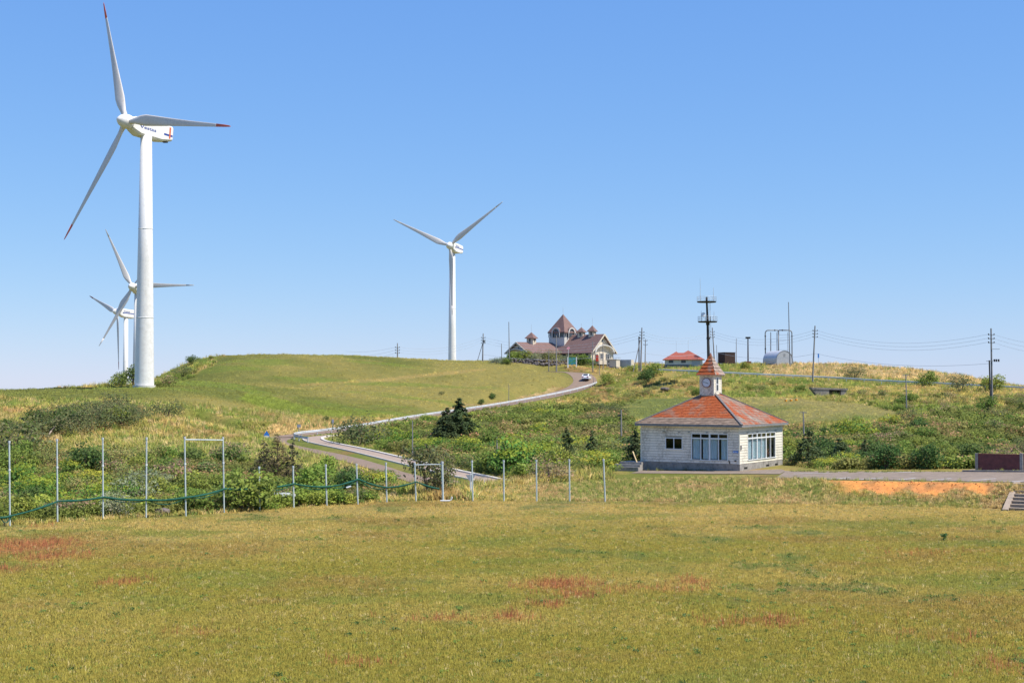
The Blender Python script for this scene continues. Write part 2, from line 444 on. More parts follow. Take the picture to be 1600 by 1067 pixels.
# ------------------------------------------------------------------ the lie of the land: heights known at these points (photo column, photo row, distance)
CTRL = [(18,821,92),(163,811,96.4),(351,801,101),(460,793,105.3),(605,784,110.5),(693,782,111.6),(788,782,111),(945,783,111),
 (-400,812,120),(-400,700,170),(-400,640,215),(-400,611,260),(-400,640,330),(-150,805,108),(-150,690,165),(-150,640,210),(-150,611,254),(-150,640,330),
 (40,760,125),(100,700,160),(100,655,195),(100,628,225),(100,611.5,252),(100,622,300),(100,660,400),(226,608.5,252),(200,614,300),(230,620,360),
 (180,690,165),(250,655,195),(300,790,108),(300,745,128),(300,700,152),(300,662,185),(300,640,215),(300,612,250),(300,597,282),(300,576,322),(310,563,348),(275,576,345),(250,598,330),
 (350,558,350),(350,600,290),(420,555,350),(480,555,350),(550,556,350),(620,560,350),(700,566,352),(780,570.5,356),(350,580,430),(480,585,440),(620,588,440),(700,592,440),
 (400,680,200),(400,655,222),(400,640,240),(420,600,295),(480,600,300),(480,640,255),(480,660,228),(600,600,305),(600,630,275),(600,650,258),(700,600,312),(700,632,280),(800,590,330),(800,615,304),(860,583,345),(860,602,322),
 (458,687,204),(500,679,210),(560,671,222),(640,656.5,247),(700,647.5,263),(760,638.5,280),(850,623.5,305),(925,604.5,330),(912,592,339),(900,582,352),(880,581,356),(930,580,356),
 (430,684.5,205),(480,697,190),(540,712,170),(600,729,152),(640,741,142),(690,757,128),(500,691.5,194),(560,703.5,179),(600,714,167),(650,726,153),(700,738,142),(750,748,134),(785,756,128),
 (600,695,196),(680,690,196),(700,705,175),(800,715,158),(800,690,188),(800,660,228),(900,665,230),(900,690,190),(900,722,150),(960,640,272),(1020,630,286),(1020,600,325),(960,585,348),(1000,680,205),(950,655,245),
 (840,760,118),(850,752,125),(900,745,127),(960,738,131),
 (1020,736.5,131),(1155,735,129),(1222,734,136),(1120,735,142),(1300,737,126),(1300,749.5,115.2),(1500,752,109),(1580,755,107),(1500,737,124),(1700,740,123),(1700,758,104),(1900,770,104),(1900,745,123),
 (1100,715,165),(1100,690,200),(1100,660,240),(1240,733,142),(1300,729,146),(1300,690,192),(1300,665,217),(1300,640,242),(1300,622,264),(1290,612,298),(1200,603,310),(1100,600,315),
 (1500,728,146),(1500,690,190),(1500,650,235),(1500,622,280),(1650,728,146),(1650,690,190),(1650,650,235),(1650,622,275),(1900,740,150),(1900,690,190),(1900,640,250),(1900,625,300),
 (1030,583.5,335),(1100,586.5,331),(1200,590.5,328),(1300,594.5,325),(1400,600.5,318),(1500,605.5,308),(1600,610.5,298),(1750,618,280),(1900,625,265),
 (980,572,384),(1030,572.5,386),(1070,572.5,384),(1100,571,386),(1200,569.5,383),(1300,569,372),(1400,575,365),(1450,581,358),(1500,591,345),(1560,603,328),(1620,613,315),(1290,581,350),(1100,579,355),
 (880,567.5,374),(830,568,372),(800,569.5,366),(940,575,367),(870,563,395),(940,565,395),(850,590,470),(980,590,470),(1100,590,470),(1300,600,460),(1500,620,430),(1620,640,400),(1900,660,380)]
_c = np.array([P(*q) for q in CTRL])
def _U(r2): return np.where(r2 < 1e-12, 0, 0.5 * r2 * np.log(np.maximum(r2, 1e-12)))
_xy = _c[:, :2] / 100.0
_n = len(_xy)
_K = _U(((_xy[:, None] - _xy[None]) ** 2).sum(-1)) + np.eye(_n) * 2e-4
_Pm = np.c_[np.ones(_n), _xy]
_A = np.zeros((_n + 3, _n + 3)); _A[:_n, :_n] = _K; _A[:_n, _n:] = _Pm; _A[_n:, :_n] = _Pm.T
_w = np.linalg.solve(_A, np.r_[_c[:, 2], 0, 0, 0])
def tps(x, y):
    x = np.asarray(x, float) / 100.0; y = np.asarray(y, float) / 100.0
    sh = x.shape; x = x.ravel(); y = y.ravel(); out = np.empty(x.shape)
    for i in range(0, len(x), 20000):
        a = x[i:i + 20000]; b = y[i:i + 20000]
        k = _U((a[:, None] - _xy[None, :, 0]) ** 2 + (b[:, None] - _xy[None, :, 1]) ** 2)
        out[i:i + 20000] = k @ _w[:_n] + _w[_n] + _w[_n + 1] * a + _w[_n + 2] * b
    return out.reshape(sh)

FOOT = np.array([(-400, -150), (-60, 73), (-32.4, 92), (-22.6, 98.7), (-20.4, 101), (-16, 105.3), (-9.7, 110.5), (-5.3, 111.6), (7.2, 111.2), (25, 108), (36.5, 103.6), (60, 98), (200, 70), (500, 10)])
EDGE = np.array([(-400, -147), (-60, 77), (-20, 104.5), (-9, 115), (0, 119), (10.5, 121.5), (19, 121), (25.8, 115), (38, 107.2), (60, 101.5), (200, 74), (500, 14)])
BACK = np.array([(-10, 130), (8, 141), (14, 145), (25, 143), (28, 128), (38, 124.5), (60, 122), (200, 110)])
foot = lambda X: np.interp(X, FOOT[:, 0], FOOT[:, 1])
edge = lambda X: np.interp(X, EDGE[:, 0], EDGE[:, 1])
back = lambda X: np.interp(X, BACK[:, 0], BACK[:, 1])
terr = lambda X: 1.22 + (X - 19) * 0.0245

ROADS = {   # centre lines (column, row, distance) and widths in metres
 'upper': ([(300,690,214),(380,686,210),(430,683,209),(462,681,211),(500,676.5,216),(560,668.5,227.5),(640,654.5,252),(700,645.5,268),(760,636.5,285),(850,620.5,311),(895,609,327),(912,599.5,337),(913,591.5,344),(903,584,353),(880,581.5,357),(850,580.5,362)], 5.6),
 'lower': ([(432,684.5,206),(450,690,199),(480,698,189),(540,713,170),(600,729,152),(640,741,142),(690,757,128)], 4.6),
 'ridge': ([(1000,580.5,344),(1026,581.5,340),(1060,582.8,338),(1100,584.5,335),(1200,588.5,332),(1300,592.8,329),(1400,598.8,322),(1500,604,312),(1600,609,302),(1750,616.5,286)], 4.0),
 'path': ([(520,680.5,208),(500,682.5,206),(489,685,202.5),(490,688.5,197.5),(505,693,192),(560,704.5,178),(600,714,167),(650,726,153),(700,738,142),(750,748.5,134),(786,757,127.5)], 2.6),
}
def catmull(pts, k=6):
    pts = [np.array(p, float) for p in pts]; out = []
    for i in range(len(pts) - 1):
        p0 = pts[max(i - 1, 0)]; p1 = pts[i]; p2 = pts[i + 1]; p3 = pts[min(i + 2, len(pts) - 1)]
        for j in range(k):
            u = j / k
            out.append(0.5 * ((2 * p1) + (-p0 + p2) * u + (2 * p0 - 5 * p1 + 4 * p2 - p3) * u * u + (-p0 + 3 * p1 - 3 * p2 + p3) * u ** 3))
    out.append(pts[-1]); return np.array(out)
RL = {k: catmull([P(*q) for q in v[0]]) for k, v in ROADS.items()}
def road_near(k, X, Y):
    """distance from the centre line and the road's height there"""
    L = RL[k]; best = np.full(X.shape, 1e9); z = np.zeros(X.shape)
    for a, b in zip(L[:-1], L[1:]):
        d = b[:2] - a[:2]; l2 = max(d @ d, 1e-9)
        t = np.clip(((X - a[0]) * d[0] + (Y - a[1]) * d[1]) / l2, 0, 1)
        r = np.hypot(X - a[0] - t * d[0], Y - a[1] - t * d[1])
        m = r < best
        best = np.where(m, r, best); z = np.where(m, a[2] + t * (b[2] - a[2]), z)
    return best, z

def height(X, Y, fine=True):
    X = np.asarray(X, float); Y = np.asarray(Y, float)
    z = tps(X, Y)
    far = smooth(430, 640, np.hypot(X * 0.7, Y)) 
    side = smooth(0, 120, np.abs(X) - np.maximum(110, 0.5 * Y))
    z = z * (1 - far) + (-18) * far
    z = z * (1 - side) + np.clip(z, -6, 8) * side
    if fine:
        amp = smooth(0, 25, Y - edge(X))
        z = z + amp * ((fbm(X / 14, Y / 14, 5) - 0.5) * 0.9 + (fbm(X / 3.5, Y / 3.5, 9, 3) - 0.5) * 0.35)
    # made ground: the terrace with the car park
    m = smooth(8, 12, X) * (1 - smooth(0, 6, Y - back(X)))
    z = z * (1 - m) + terr(X) * m
    # bank between the field and whatever lies above it
    wob = (fbm(X / 5, Y / 40, 31, 3) - 0.5) * 1.6
    t = smooth(0, 1, (Y - foot(X) - wob * 0.3) / (edge(X) - foot(X)))
    if fine:
        lump = smooth(0.05, 0.4, t) * (1 - smooth(0.8, 1.0, t))
        z = z + lump * (fbm(X / 1.6, Y / 1.6, 41, 3) - 0.5) * 0.42 * smooth(-4, 12, X)
        scar = smooth(24.5, 27, X) * (1 - smooth(35, 37, X)) * smooth(.5, .62, t) * (1 - smooth(.90, .97, t))
        z = z - scar * (0.16 + 0.30 * (fbm(X / 0.9, Y / 2.2, 47, 3) - 0.35))
        fld = (fbm(X / 9, Y / 9, 3, 3) - 0.5) * 0.10
    else: fld = 0
    z = z * t + fld * (1 - t)
    for k, (q, w) in ROADS.items():
        L = RL[k]
        box = (X > L[:, 0].min() - 15) & (X < L[:, 0].max() + 15) & (Y > L[:, 1].min() - 15) & (Y < L[:, 1].max() + 15)
        if not box.any(): continue
        r, zr = road_near(k, X[box], Y[box])
        m = 1 - smooth(w / 2 + 0.8, w / 2 + (5 if k == 'upper' else 3), r)
        z[box] = z[box] * (1 - m) + zr * m
    return z

def H1(x, y):
    return float(height(np.array([x]), np.array([y]))[0])
_Ds = np.arange(44, 470, 0.6)
def PG(px, py, dmin=44, dmax=470):
    """first ground point seen through a pixel beyond dmin"""
    a = np.array(P(px, py, 1.0)) - np.array([0, 0, CAMH])
    D = _Ds[(_Ds >= dmin) & (_Ds <= dmax)]
    X = a[0] * D; Z = CAMH + a[2] * D
    h = height(X, D)
    i = np.nonzero(Z <= h)[0]
    k = i[0] if len(i) else int(np.argmin(Z - h))
    return (float(X[k]), float(D[k]), float(h[k]))
def G(px, D):
    """ground point at a distance under a column"""
    x = P(px, 600, D)[0]
    return (x, D, H1(x, D))

# ------------------------------------------------------------------ regions of the ground
HILLP = [(-600,607),(245,604),(262,590),(300,585),(335,566),(345,550),(480,545),(800,560),(886,577),(900,601),(850,613),(760,630),(640,648),(520,657),(440,646),(380,641),(270,631),(100,622),(-600,628)]
MEADOWP = [(955,632),(985,621),(1060,621),(1240,624),(1330,628),(1395,640),(1400,655),(1240,667),(955,655)]
DRYP = [(395,690),(420,672),(440,656),(520,662),(560,664),(700,640),(860,612),(886,606),(880,616),(700,646),(560,672),(470,680),(430,681)]
TANCREST = [(1190,572),(1250,566),(1420,570),(1560,596),(1540,603),(1400,592),(1250,588),(1190,588)]
def classes(X, Y, Z):
    px, py = proj(X, Y, Z)
    w1 = (fbm(X / 8, Y / 8, 71, 3) - 0.5)
    px2 = px + w1 * 34; py2 = py + w1 * 12
    hill = inpoly(px2, py2, HILLP) & (Y > 205)
    mead = inpoly(px2, py2, MEADOWP) & (Y > 200) & (Y < 320)
    dry = inpoly(px2, py2, DRYP) & (Y > 195)
    tan = inpoly(px2, py2, TANCREST) & (Y > 325)
    return px, py, hill, mead, dry, tan

BLOBS = [(45,853,72,13,1.0),(80,868,55,8,.8),(15,888,60,7,.5),(190,910,38,5,.6),(875,913,58,9,.95),(900,927,55,8,.6),(800,963,28,6,.65),(690,966,70,5,.4),(310,985,38,6,.5),
         (1080,908,28,6,.6),(1010,921,90,6,.45),(1430,862,60,5,.4),(1200,970,120,10,.3),(1565,1035,60,20,.22),(860,945,40,5,.5),(1500,1000,90,10,.15),(70,820,40,4,.3),(560,1035,50,6,.2)]
def redness(X, Y):
    r = np.zeros(X.shape)
    for (px, py, rx, ry, a) in BLOBS:
        D = CAMH * F / (py - HZ); s = F / D
        x0 = (px - CX) / s; sx = rx / s; sy = ry * D * D / (CAMH * F)
        r = np.maximum(r, a * np.exp(-1.2 * (((X - x0) / sx) ** 2 + ((Y - D) / sy) ** 2)))
    n = fbm(X / 1.3, Y / 1.7, 91, 4)
    return np.clip(r * smooth(0.22, 0.62, n + 0.28 * r) * 1.15, 0, 1)

def lerp3(a, b, t): return a + (b - a) * t[..., None]
V3 = lambda *c: np.array(c, float)
def field_col(X, Y):
    n1 = fbm(X / 16, Y / 11, 101, 4); n2 = fbm(X / 2.6, Y / 2.2, 111, 4)
    c = lerp3(V3(.155, .140, .034), V3(.245, .190, .074), smooth(0.25, 0.75, n1 * 0.6 + n2 * 0.2 + 0.09 + (Y - 80) / 105))
    g = smooth(0.56, 0.74, fbm(X / 7, Y / 5.5, 121, 4))
    c = lerp3(c, V3(.115, .130, .034), g * 0.7)
    d = smooth(0.60, 0.72, fbm(X / 3.0, Y / 4.0, 131, 3)) * smooth(0.5, 0.62, fbm(X / 13, Y / 9, 133, 2))
    c = lerp3(c, V3(.075, .105, .042), d * 0.6)
    br = smooth(0.55, 0.75, fbm(X / 9 + 40, Y / 6, 141, 3))
    c = lerp3(c, V3(.165, .115, .045), br * 0.6)
    c = c * V3(1.10, 1.05, .88)
    return lerp3(c, V3(.30, .105, .055), redness(X, Y) * 0.5)

def soil_amount(X, Y):
    t = (Y - foot(X)) / (edge(X) - foot(X))
    w = fbm(X / 2.4, Y / 2.4, 151, 4) - 0.5
    x = smooth(24.5, 27.5, X + w * 3) * (1 - smooth(35.2, 37.0, X + w * 2))
    lo = 0.56 + w * 0.6 + 0.10 * np.sin(X * 1.9) + 0.16 * smooth(33, 37, X) 
    return x * smooth(lo - 0.08, lo + 0.08, t) * (1 - smooth(0.99, 1.02, t)), x * smooth(0.35, 0.55, fbm(X / 1.4, Y / 1.4, 161, 3)) * smooth(0.3, 0.6, t) * (1 - smooth(0.98, 1.0, t)) * 0.35

def ground_col(X, Y, Z):
    px, py, hill, mead, dry, tan = classes(X, Y, Z)
    n1 = fbm(X / 12, Y / 12, 201, 4); n2 = fbm(X / 3, Y / 3, 211, 4); n3 = fbm(X / 26, Y / 20, 221, 4)
    rough = lerp3(V3(.135, .150, .040), V3(.29, .225, .095), smooth(0.36, 0.66, 0.5 * n1 + 0.5 * n2))
    rough = lerp3(rough, V3(.23, .125, .08), smooth(0.58, 0.72, fbm(X / 5, Y / 7, 231, 4)) * 0.55)
    rough = lerp3(rough, V3(.10, .155, .035), smooth(0.52, 0.68, n3) * 0.6)
    hc = lerp3(V3(.112, .125, .042), V3(.200, .178, .072), smooth(0.34, 0.64, 0.6 * n3 + 0.4 * n1 + np.clip((px - 480) / 1500, -0.22, 0.16)))
    hc = lerp3(hc, V3(.12, .165, .04), smooth(0.60, 0.70, fbm(X / 30, Y / 9, 241, 4)) * 0.6)
    band = inpoly(px, py + (n1 - .5) * 8, [(370,622),(395,612),(470,632),(560,645),(600,652),(500,652),(420,640)])
    hc = lerp3(hc, V3(.125, .17, .038), band * 0.6)
    track = inpoly(px, py + (n1 - .5) * 5, [(470,600),(600,591),(690,581),(760,577),(760,580),(690,586),(600,596),(470,604)])
    hc = lerp3(hc, V3(.30, .22, .11), track * 0.5)
    hc = hc * V3(1.05, 1.0, .74); rough = rough * V3(1.05, 1.0, .8)
    c = np.where(hill[..., None], hc, rough)
    c = np.where(mead[..., None], lerp3(V3(.125, .140, .040), V3(.21, .18, .065), smooth(0.35, 0.65, n3)), c)
    c = np.where((dry | tan)[..., None], lerp3(V3(.36, .255, .115), V3(.25, .185, .075), smooth(0.4, 0.6, n2)), c)
    f = field_col(X, Y)
    t = smooth(-1.2, 1.2, Y - foot(X) + (n2 - .5) * 3)
    c = f * (1 - t[..., None]) + c * t[..., None]
    bank = smooth(-2, 4, X) * t * (1 - smooth(1.0, 1.15, (Y - foot(X)) / (edge(X) - foot(X))))
    bc = lerp3(V3(.155, .155, .045), V3(.25, .175, .08), smooth(0.35, 0.65, n2))
    c = lerp3(c, bc, bank)
    s, s2 = soil_amount(X, Y)
    so = lerp3(V3(.78, .31, .085), V3(.58, .24, .08), smooth(0.42, 0.68, fbm(X / 1.1, Y / 0.9, 251, 4)))
    so = lerp3(so, V3(.28, .16, .07), smooth(.66, .74, fbm(X / .9, Y / .7, 257, 3)) * .8)
    c = c * (1 - np.maximum(s, s2)[..., None]) + so * np.maximum(s, s2)[..., None]
    return c, hill, mead, dry | tan, s

# ------------------------------------------------------------------ ground meshes
def axis(parts):
    out = []
    for a, b, st in parts: out += list(np.arange(a, b, st))
    return np.array(out + [parts[-1][1]])
gx = axis([(-3000, -600, 200), (-600, -240, 24), (-240, -110, 2.6), (-110, -46, 0.9), (-46, 46, 0.42), (46, 120, 0.9), (120, 260, 2.6), (260, 600, 24), (600, 3000, 200)])
gy = axis([(-200, 30, 8), (30, 88, 1.2), (88, 130, 0.42), (130, 240, 0.8), (240, 400, 1.1), (400, 480, 4), (480, 700, 20), (700, 5000, 300)])
GX, GY = np.meshgrid(gx, gy)
GZ = height(GX, GY)
GC, G_hill, G_mead, G_dry, G_soil = ground_col(GX, GY, GZ)
ny, nx = GX.shape
idx = np.arange(ny * nx).reshape(ny, nx)
Q = np.stack([idx[:-1, :-1], idx[:-1, 1:], idx[1:, 1:], idx[1:, :-1]], -1).reshape(-1, 4)
cxf = GX[:-1, :-1].ravel() + np.diff(GX, axis=1)[:-1].ravel() / 2
cyf = GY[:-1, :-1].ravel() + np.diff(GY, axis=0)[:, :-1].ravel() / 2
field_f = cyf < foot(cxf) + 0.3
bank_f = (~field_f) & (cyf < edge(cxf) + 0.6) & (cxf > -3)
hill_f = (~field_f) & (~bank_f) & G_hill[:-1, :-1].ravel()
rest_f = ~(field_f | bank_f | hill_f)
allv = np.stack([GX, GY, GZ], -1).reshape(-1, 3); allc = GC.reshape(-1, 3)
for nm, msk in (("grass_field", field_f), ("grass_bank", bank_f), ("grass_hill", hill_f), ("hillside", rest_f)):
    q = Q[msk]; u, inv = np.unique(q.ravel(), return_inverse=True)
    o = link(nm, np_mesh(nm, allv[u], inv.reshape(-1, 4), M['ground'], allc[u], True))
    tag(o, kind='structure')
tag(bpy.data.objects['grass_field'], "wide flat field of tan and green grass with red sorrel patches")

# ------------------------------------------------------------------ roads, path, car park
def ribbon(name, L, w, mat, lift, kind='structure', n=5, off=0.0):
    vs = []; L = np.asarray(L)
    for i, p in enumerate(L):
        d = L[min(i + 1, len(L) - 1)] - L[max(i - 1, 0)]; d = d[:2] / np.hypot(*d[:2]); s = np.array([d[1], -d[0]])
        for j in range(n):
            q = p[:2] + s * (off + w * (j / (n - 1) - 0.5)); vs.append((q[0], q[1], p[2] + lift))
    fs = [(i * n + j, i * n + j + 1, (i + 1) * n + j + 1, (i + 1) * n + j) for i in range(len(L) - 1) for j in range(n - 1)]
    o = link(name, np_mesh(name, vs, fs, mat, None, True)); return tag(o, kind=kind)
ribbon("upper_road", RL['upper'], 5.6, M['asphalt'], 0.06)
ribbon("lower_road", RL['lower'], 4.6, M['asphalt'], 0.066)
ribbon("ridge_road", RL['ridge'], 4.0, M['asphalt'], 0.08)
ribbon("footpath", RL['path'], 2.4, M['path'], 0.072)
def kerb(name, L, off, w=0.22, h=0.13):
    m = MB(); L = np.asarray(L); pr = []
    for i, p in enumerate(L):
        d = L[min(i + 1, len(L) - 1)] - L[max(i - 1, 0)]; d = d[:2] / np.hypot(*d[:2]); s = np.array([d[1], -d[0]])
        a = p[:2] + s * (off - w / 2); b = p[:2] + s * (off + w / 2)
        pr.append([(a[0], a[1], p[2] - .1), (a[0], a[1], p[2] + .07 + h), (b[0], b[1], p[2] + .07 + h), (b[0], b[1], p[2] - .1)])
    vs = [q for r in pr for q in r]
    fs = [(i * 4 + j, i * 4 + j + 1, i * 4 + 5 + j, i * 4 + 4 + j) for i in range(len(L) - 1) for j in range(3)]
    m.add(vs, fs); return tag(m.build(name, M['kerb']), kind='structure')
# side of the path away from the field is the left hand when walking down it
kerb("kerb", RL['path'][4:], -1.35, 0.36); kerb("kerb", RL['path'][10:], 1.3, 0.16, 0.08)
kerb("kerb", RL['path'][:5], -1.3, 0.2)

def on_terr(px, py, lift=0.0):
    D = 115.0
    for _ in range(12):
        p = P(px, py, D); zt = 1.22 + (p[0] - 19) * 0.0245
        D *= (CAMH - zt) / max(CAMH - p[2], 0.1)
    p = P(px, py, D); return (p[0], p[1], p[2] + lift)
lotp = [on_terr(*q) for q in [(1212,747.5),(1260,749),(1300,749.5),(1400,750.5),(1500,752),(1585,754)]]
lotp += [(x, float(edge(x)) + .5, 0) for x in (42, 48, 58)] + [(x, float(back(x)) - .4, 0) for x in (58, 48, 40)]
lotp += [on_terr(*q) for q in [(1500,737.5),(1400,736.8),(1300,736.8),(1228,736.2)]]
def terr_sheet(name, poly, lift, mat, kind='structure'):
    m = MB(); m.poly([(x, y, 1.22 + (x - 19) * 0.0245 + lift) for x, y, *_ in poly]); return tag(m.build(name, mat), kind=kind)
terr_sheet("car_park", lotp, 0.045, M['lot'])
m = MB(); m.prism([(x, y, 1.22 + (x - 19) * 0.0245 - 0.18) for x, y, _ in lotp], (0, 0, 0.218)); tag(m.build("car_park_slab", M['concgrey']), kind='structure')
apron = [on_terr(*q) for q in [(985,739.5),(1100,740.5),(1218,741),(1228,736.2),(1221,733.5),(1156,735.4),(1003,735.2)]]
terr_sheet("pavilion_apron", apron, 0.04, M['lot'])
for a, b2 in [((1292,749.7),(1329,746.5)), ((1340,750),(1381,746.8)), ((1404,750.3),(1431,747.3)), ((1454,751),(1487,748)), ((1512,752),(1556,748.2)), ((1580,753.3),(1625,749.5)), ((1640,755),(1690,750.5))]:
    p, q = on_terr(*a), on_terr(*b2)
    d = Vector((q[0] - p[0], q[1] - p[1], 0)).normalized(); s = Vector((d.y, -d.x, 0)) * 0.10
    terr_sheet("painted_line", [(p[0] - s.x, p[1] - s.y), (q[0] - s.x, q[1] - s.y), (q[0] + s.x, q[1] + s.y), (p[0] + s.x, p[1] + s.y)], 0.05, M['line'])
for a, b2 in [((1240,740.5),(1300,739.2)), ((1350,738.8),(1430,738.2))]:
    p, q = on_terr(*a), on_terr(*b2)
    terr_sheet("painted_line", [(p[0], p[1] - .1), (q[0], q[1] - .1), (q[0], q[1] + .1), (p[0], p[1] + .1)], 0.05, M['line'])
from mathutils import Matrix
# ------------------------------------------------------------------ wind turbines
def blade_mesh(R, part):
    """lofted airfoil along +Z: chord along X, thickness along Y; part: 'body' to 87 % of the length, 'tip' beyond"""
    st = [(0.0, .95, 1.0, 0), (.05, .95, 1.0, 2), (.09, 1.15, .75, 14), (.15, 1.75, .34, 14), (.2, 2.0, .25, 12), (.3, 1.75, .20, 8), (.45, 1.35, .17, 4), (.6, 1.02, .15, 2), (.75, .76, .14, 1), (.86, .57, .13, 0), (.94, .42, .12, 0), (.985, .26, .12, 0), (1.0, .08, .12, 0)]
    cut = 0.865
    if part == 'body': st = [s for s in st if s[0] < cut] + [(cut, .565, .13, 0)]
    else: st = [(cut, .567, .131, 0)] + [s for s in st if s[0] > cut]
    n = 14; vs = []
    for (u, ch, th, tw) in st:
        for k in range(n):
            a = 2 * math.pi * k / n
            x = math.cos(a) * 0.5; y = math.sin(a) * 0.5 * th * (1.0 if th > .9 else (0.75 + 0.5 * x))
            x = x * ch - (0 if th > .9 else 0.18 * ch); y *= ch
            t = math.radians(tw); vs.append((x * math.cos(t) - y * math.sin(t), x * math.sin(t) + y * math.cos(t), u * R))
    m = len(st)
    fs = [(i * n + k, i * n + (k + 1) % n, (i + 1) * n + (k + 1) % n, (i + 1) * n + k) for i in range(m - 1) for k in range(n)]
    mb = MB(); mb.add(vs, fs + [tuple(range(n))[::-1], tuple((m - 1) * n + k for k in range(n))]); return mb

def turbine(label, hubpx, D, psi, th, R, cone, towerx, r_top, r_bot, base_z, tipmat, marks=0, nl_len=8.2):
    hub = Vector(P(*hubpx, D)); psi = math.radians(psi); tilt = math.radians(5); cone = math.radians(cone)
    ax = Vector((-math.sin(psi) * math.cos(tilt), -math.cos(psi) * math.cos(tilt), math.sin(tilt)))
    e = Vector((math.cos(psi), -math.sin(psi), 0)); up = e.cross(-ax).normalized()
    if up.z < 0: up = -up
    back = -Vector((ax.x, ax.y, 0)).normalized()
    tw = hub + back * 3.6
    tw = Vector((P(towerx, 600, tw.y)[0], tw.y, base_z))
    root = thing("wind_turbine", label, "wind turbine", tw, group="white three bladed wind turbines")
    def local(p): return Vector(p) - tw
    top = hub.z - 1.55
    m = MB(); m.tube([(0, 0, -3), (0, 0, 0), (0, 0, (top - base_z) * .5), (0, 0, top - base_z)], [r_bot, r_bot, (r_bot + r_top) / 2, r_top], 40)
    t_ = m.build("tower", M['turb'], root, True)
    for q in (0.27, 0.62):
        h = (top - base_z) * q; rr = r_bot + (r_top - r_bot) * q
        f = MB(); f.tube([(0, 0, h - .07), (0, 0, h + .07)], rr + .03, 40); f.build("flange_ring", M['turb'], t_, True)
    f = MB(); f.tube([(0, 0, -.3), (0, 0, .25)], r_bot + .3, 40); f.build("foundation_ring", M['whitewall'], root)
    # nacelle in its own frame: x to the tail, y to the camera's right side, z up
    side = Vector((-back.y, back.x, 0)) * -1      # to the right of the tail direction
    nz = (ax.cross(side)).normalized()
    if nz.z < 0: nz = -nz
    tail = -ax
    def nl(x, y, z): return local(hub + tail * x + side * y + nz * z)
    NL = nl_len
    prof = [(0.9, -1.1, .95), (1.3, -1.4, 1.15), (2.6, -1.9, 1.35), (NL - 2.6, -1.9, 1.35), (NL - .25, -1.45, 1.25), (NL, -1.2, 1.1)]
    rows = []
    for i, (x, lo, hi) in enumerate(prof):
        w = 1.3 if 1 < i < 5 else (1.1 if i in (1, 5) else .95)
        c = .28
        rows.append([nl(x, -w, lo + c), nl(x, -w + c, lo), nl(x, w - c, lo), nl(x, w, lo + c), nl(x, w, hi - c), nl(x, w - c, hi), nl(x, -w + c, hi), nl(x, -w, hi - c)])
    vs = [p for r in rows for p in r]
    fs = [(i * 8 + k, i * 8 + (k + 1) % 8, i * 8 + 8 + (k + 1) % 8, i * 8 + 8 + k) for i in range(len(rows) - 1) for k in range(8)] + [tuple(range(8)), tuple(range(40, 48))]
    m = MB(); m.add(vs, fs); nac = m.build("nacelle", M['turb'], root)
    if marks:
        y = 1.312
        a0 = NL - 2.3 if marks == 2 else 1.8
        zz = -.75 if marks == 2 else -.35
        b = MB(); b.add([nl(a0, y, zz), nl(max(a0 + .1, NL - 2.6), y, zz), nl(NL - .27, y, zz), nl(NL - .27, y, zz + .36), nl(max(a0 + .1, NL - 2.6), y, zz + .36), nl(a0, y, zz + .36)], [(0, 1, 4, 5), (1, 2, 3, 4)]); b.build("blue_stripe", M['blue'], nac)
    if marks == 2:
        b = MB(); b.quad(nl(NL - 1.1, y + .006, -1.2), nl(NL - .75, y + .006, -1.12), nl(NL - .75, y + .006, .97), nl(NL - 1.1, y + .006, .97)); b.build("orange_stripe", M['orange'], nac)
        b = MB(); b.box(-.4, .4, -.4, .4, -.1, .1); o = b.build("underside_vent", M['dark'], nac); o.location = nl(NL - 1.2, 0.5, -1.75)
        b = MB(); p0 = nl(6.4, 0, 1.35); b.tube([p0, p0 + Vector((0, 0, 1.1))], .05, 6); b.build("wind_vane", M['galv'], nac)
    if marks:
        cu = bpy.data.curves.new("lettering", 'FONT'); cu.body = "Vestas"; cu.size = 0.82; cu.extrude = 0.004; cu.offset = 0.008
        tmp = bpy.data.objects.new("lettering_source", cu)
        lm = bpy.data.meshes.new_from_object(tmp); bpy.data.objects.remove(tmp); lm.materials.clear(); lm.materials.append(M['blue'])
        tx = link("lettering", lm, nac)
        mt = Matrix((tail * (1.75 if marks == 2 else 1.2), nz, side)).transposed().to_4x4(); mt.translation = nl(2.2 if marks == 2 else 2.2, 1.318, -.72 if marks == 2 else .15)
        tx.matrix_local = mt
    # hub with its spinner
    m = MB(); pr = [(-2.0, .12), (-1.8, .45), (-1.2, .95), (-.5, 1.25), (.3, 1.32), (.95, 1.2)]
    n = 24; vs = [local(hub + tail * x + e * (r * math.cos(2 * math.pi * k / n)) + up * (r * math.sin(2 * math.pi * k / n))) for x, r in pr for k in range(n)]
    m.add(vs, [(i * n + k, i * n + (k + 1) % n, i * n + n + (k + 1) % n, i * n + n + k) for i in range(len(pr) - 1) for k in range(n)] + [tuple(range(n))[::-1], tuple((len(pr) - 1) * n + k for k in range(n))])
    m.build("hub_spinner", M['turb'], root, True)
    for i in range(3):
        t = math.radians(th) + i * 2 * math.pi / 3
        d = (e * math.sin(t) + up * math.cos(t)) * math.cos(cone) - ax * math.sin(cone)
        cx = d.cross(ax).normalized(); th_ = d.cross(cx).normalized()
        bl = blade_mesh(R, 'body').build("blade", M['blade'], root, True)
        mt = Matrix((cx, th_, d)).transposed().to_4x4(); mt.translation = local(hub)
        bl.matrix_local = mt
        blade_mesh(R, 'tip').build("blade_tip", tipmat, bl, True)
    return root
turbine("nearest and tallest white turbine with orange red blade tips at the left", (197, 190), 252, 34, -22.5, 25.6, 2, 225.5, .98, 1.72, H1(P(226, 608, 252)[0], 256) , M['tipred'], 2, 10.1)
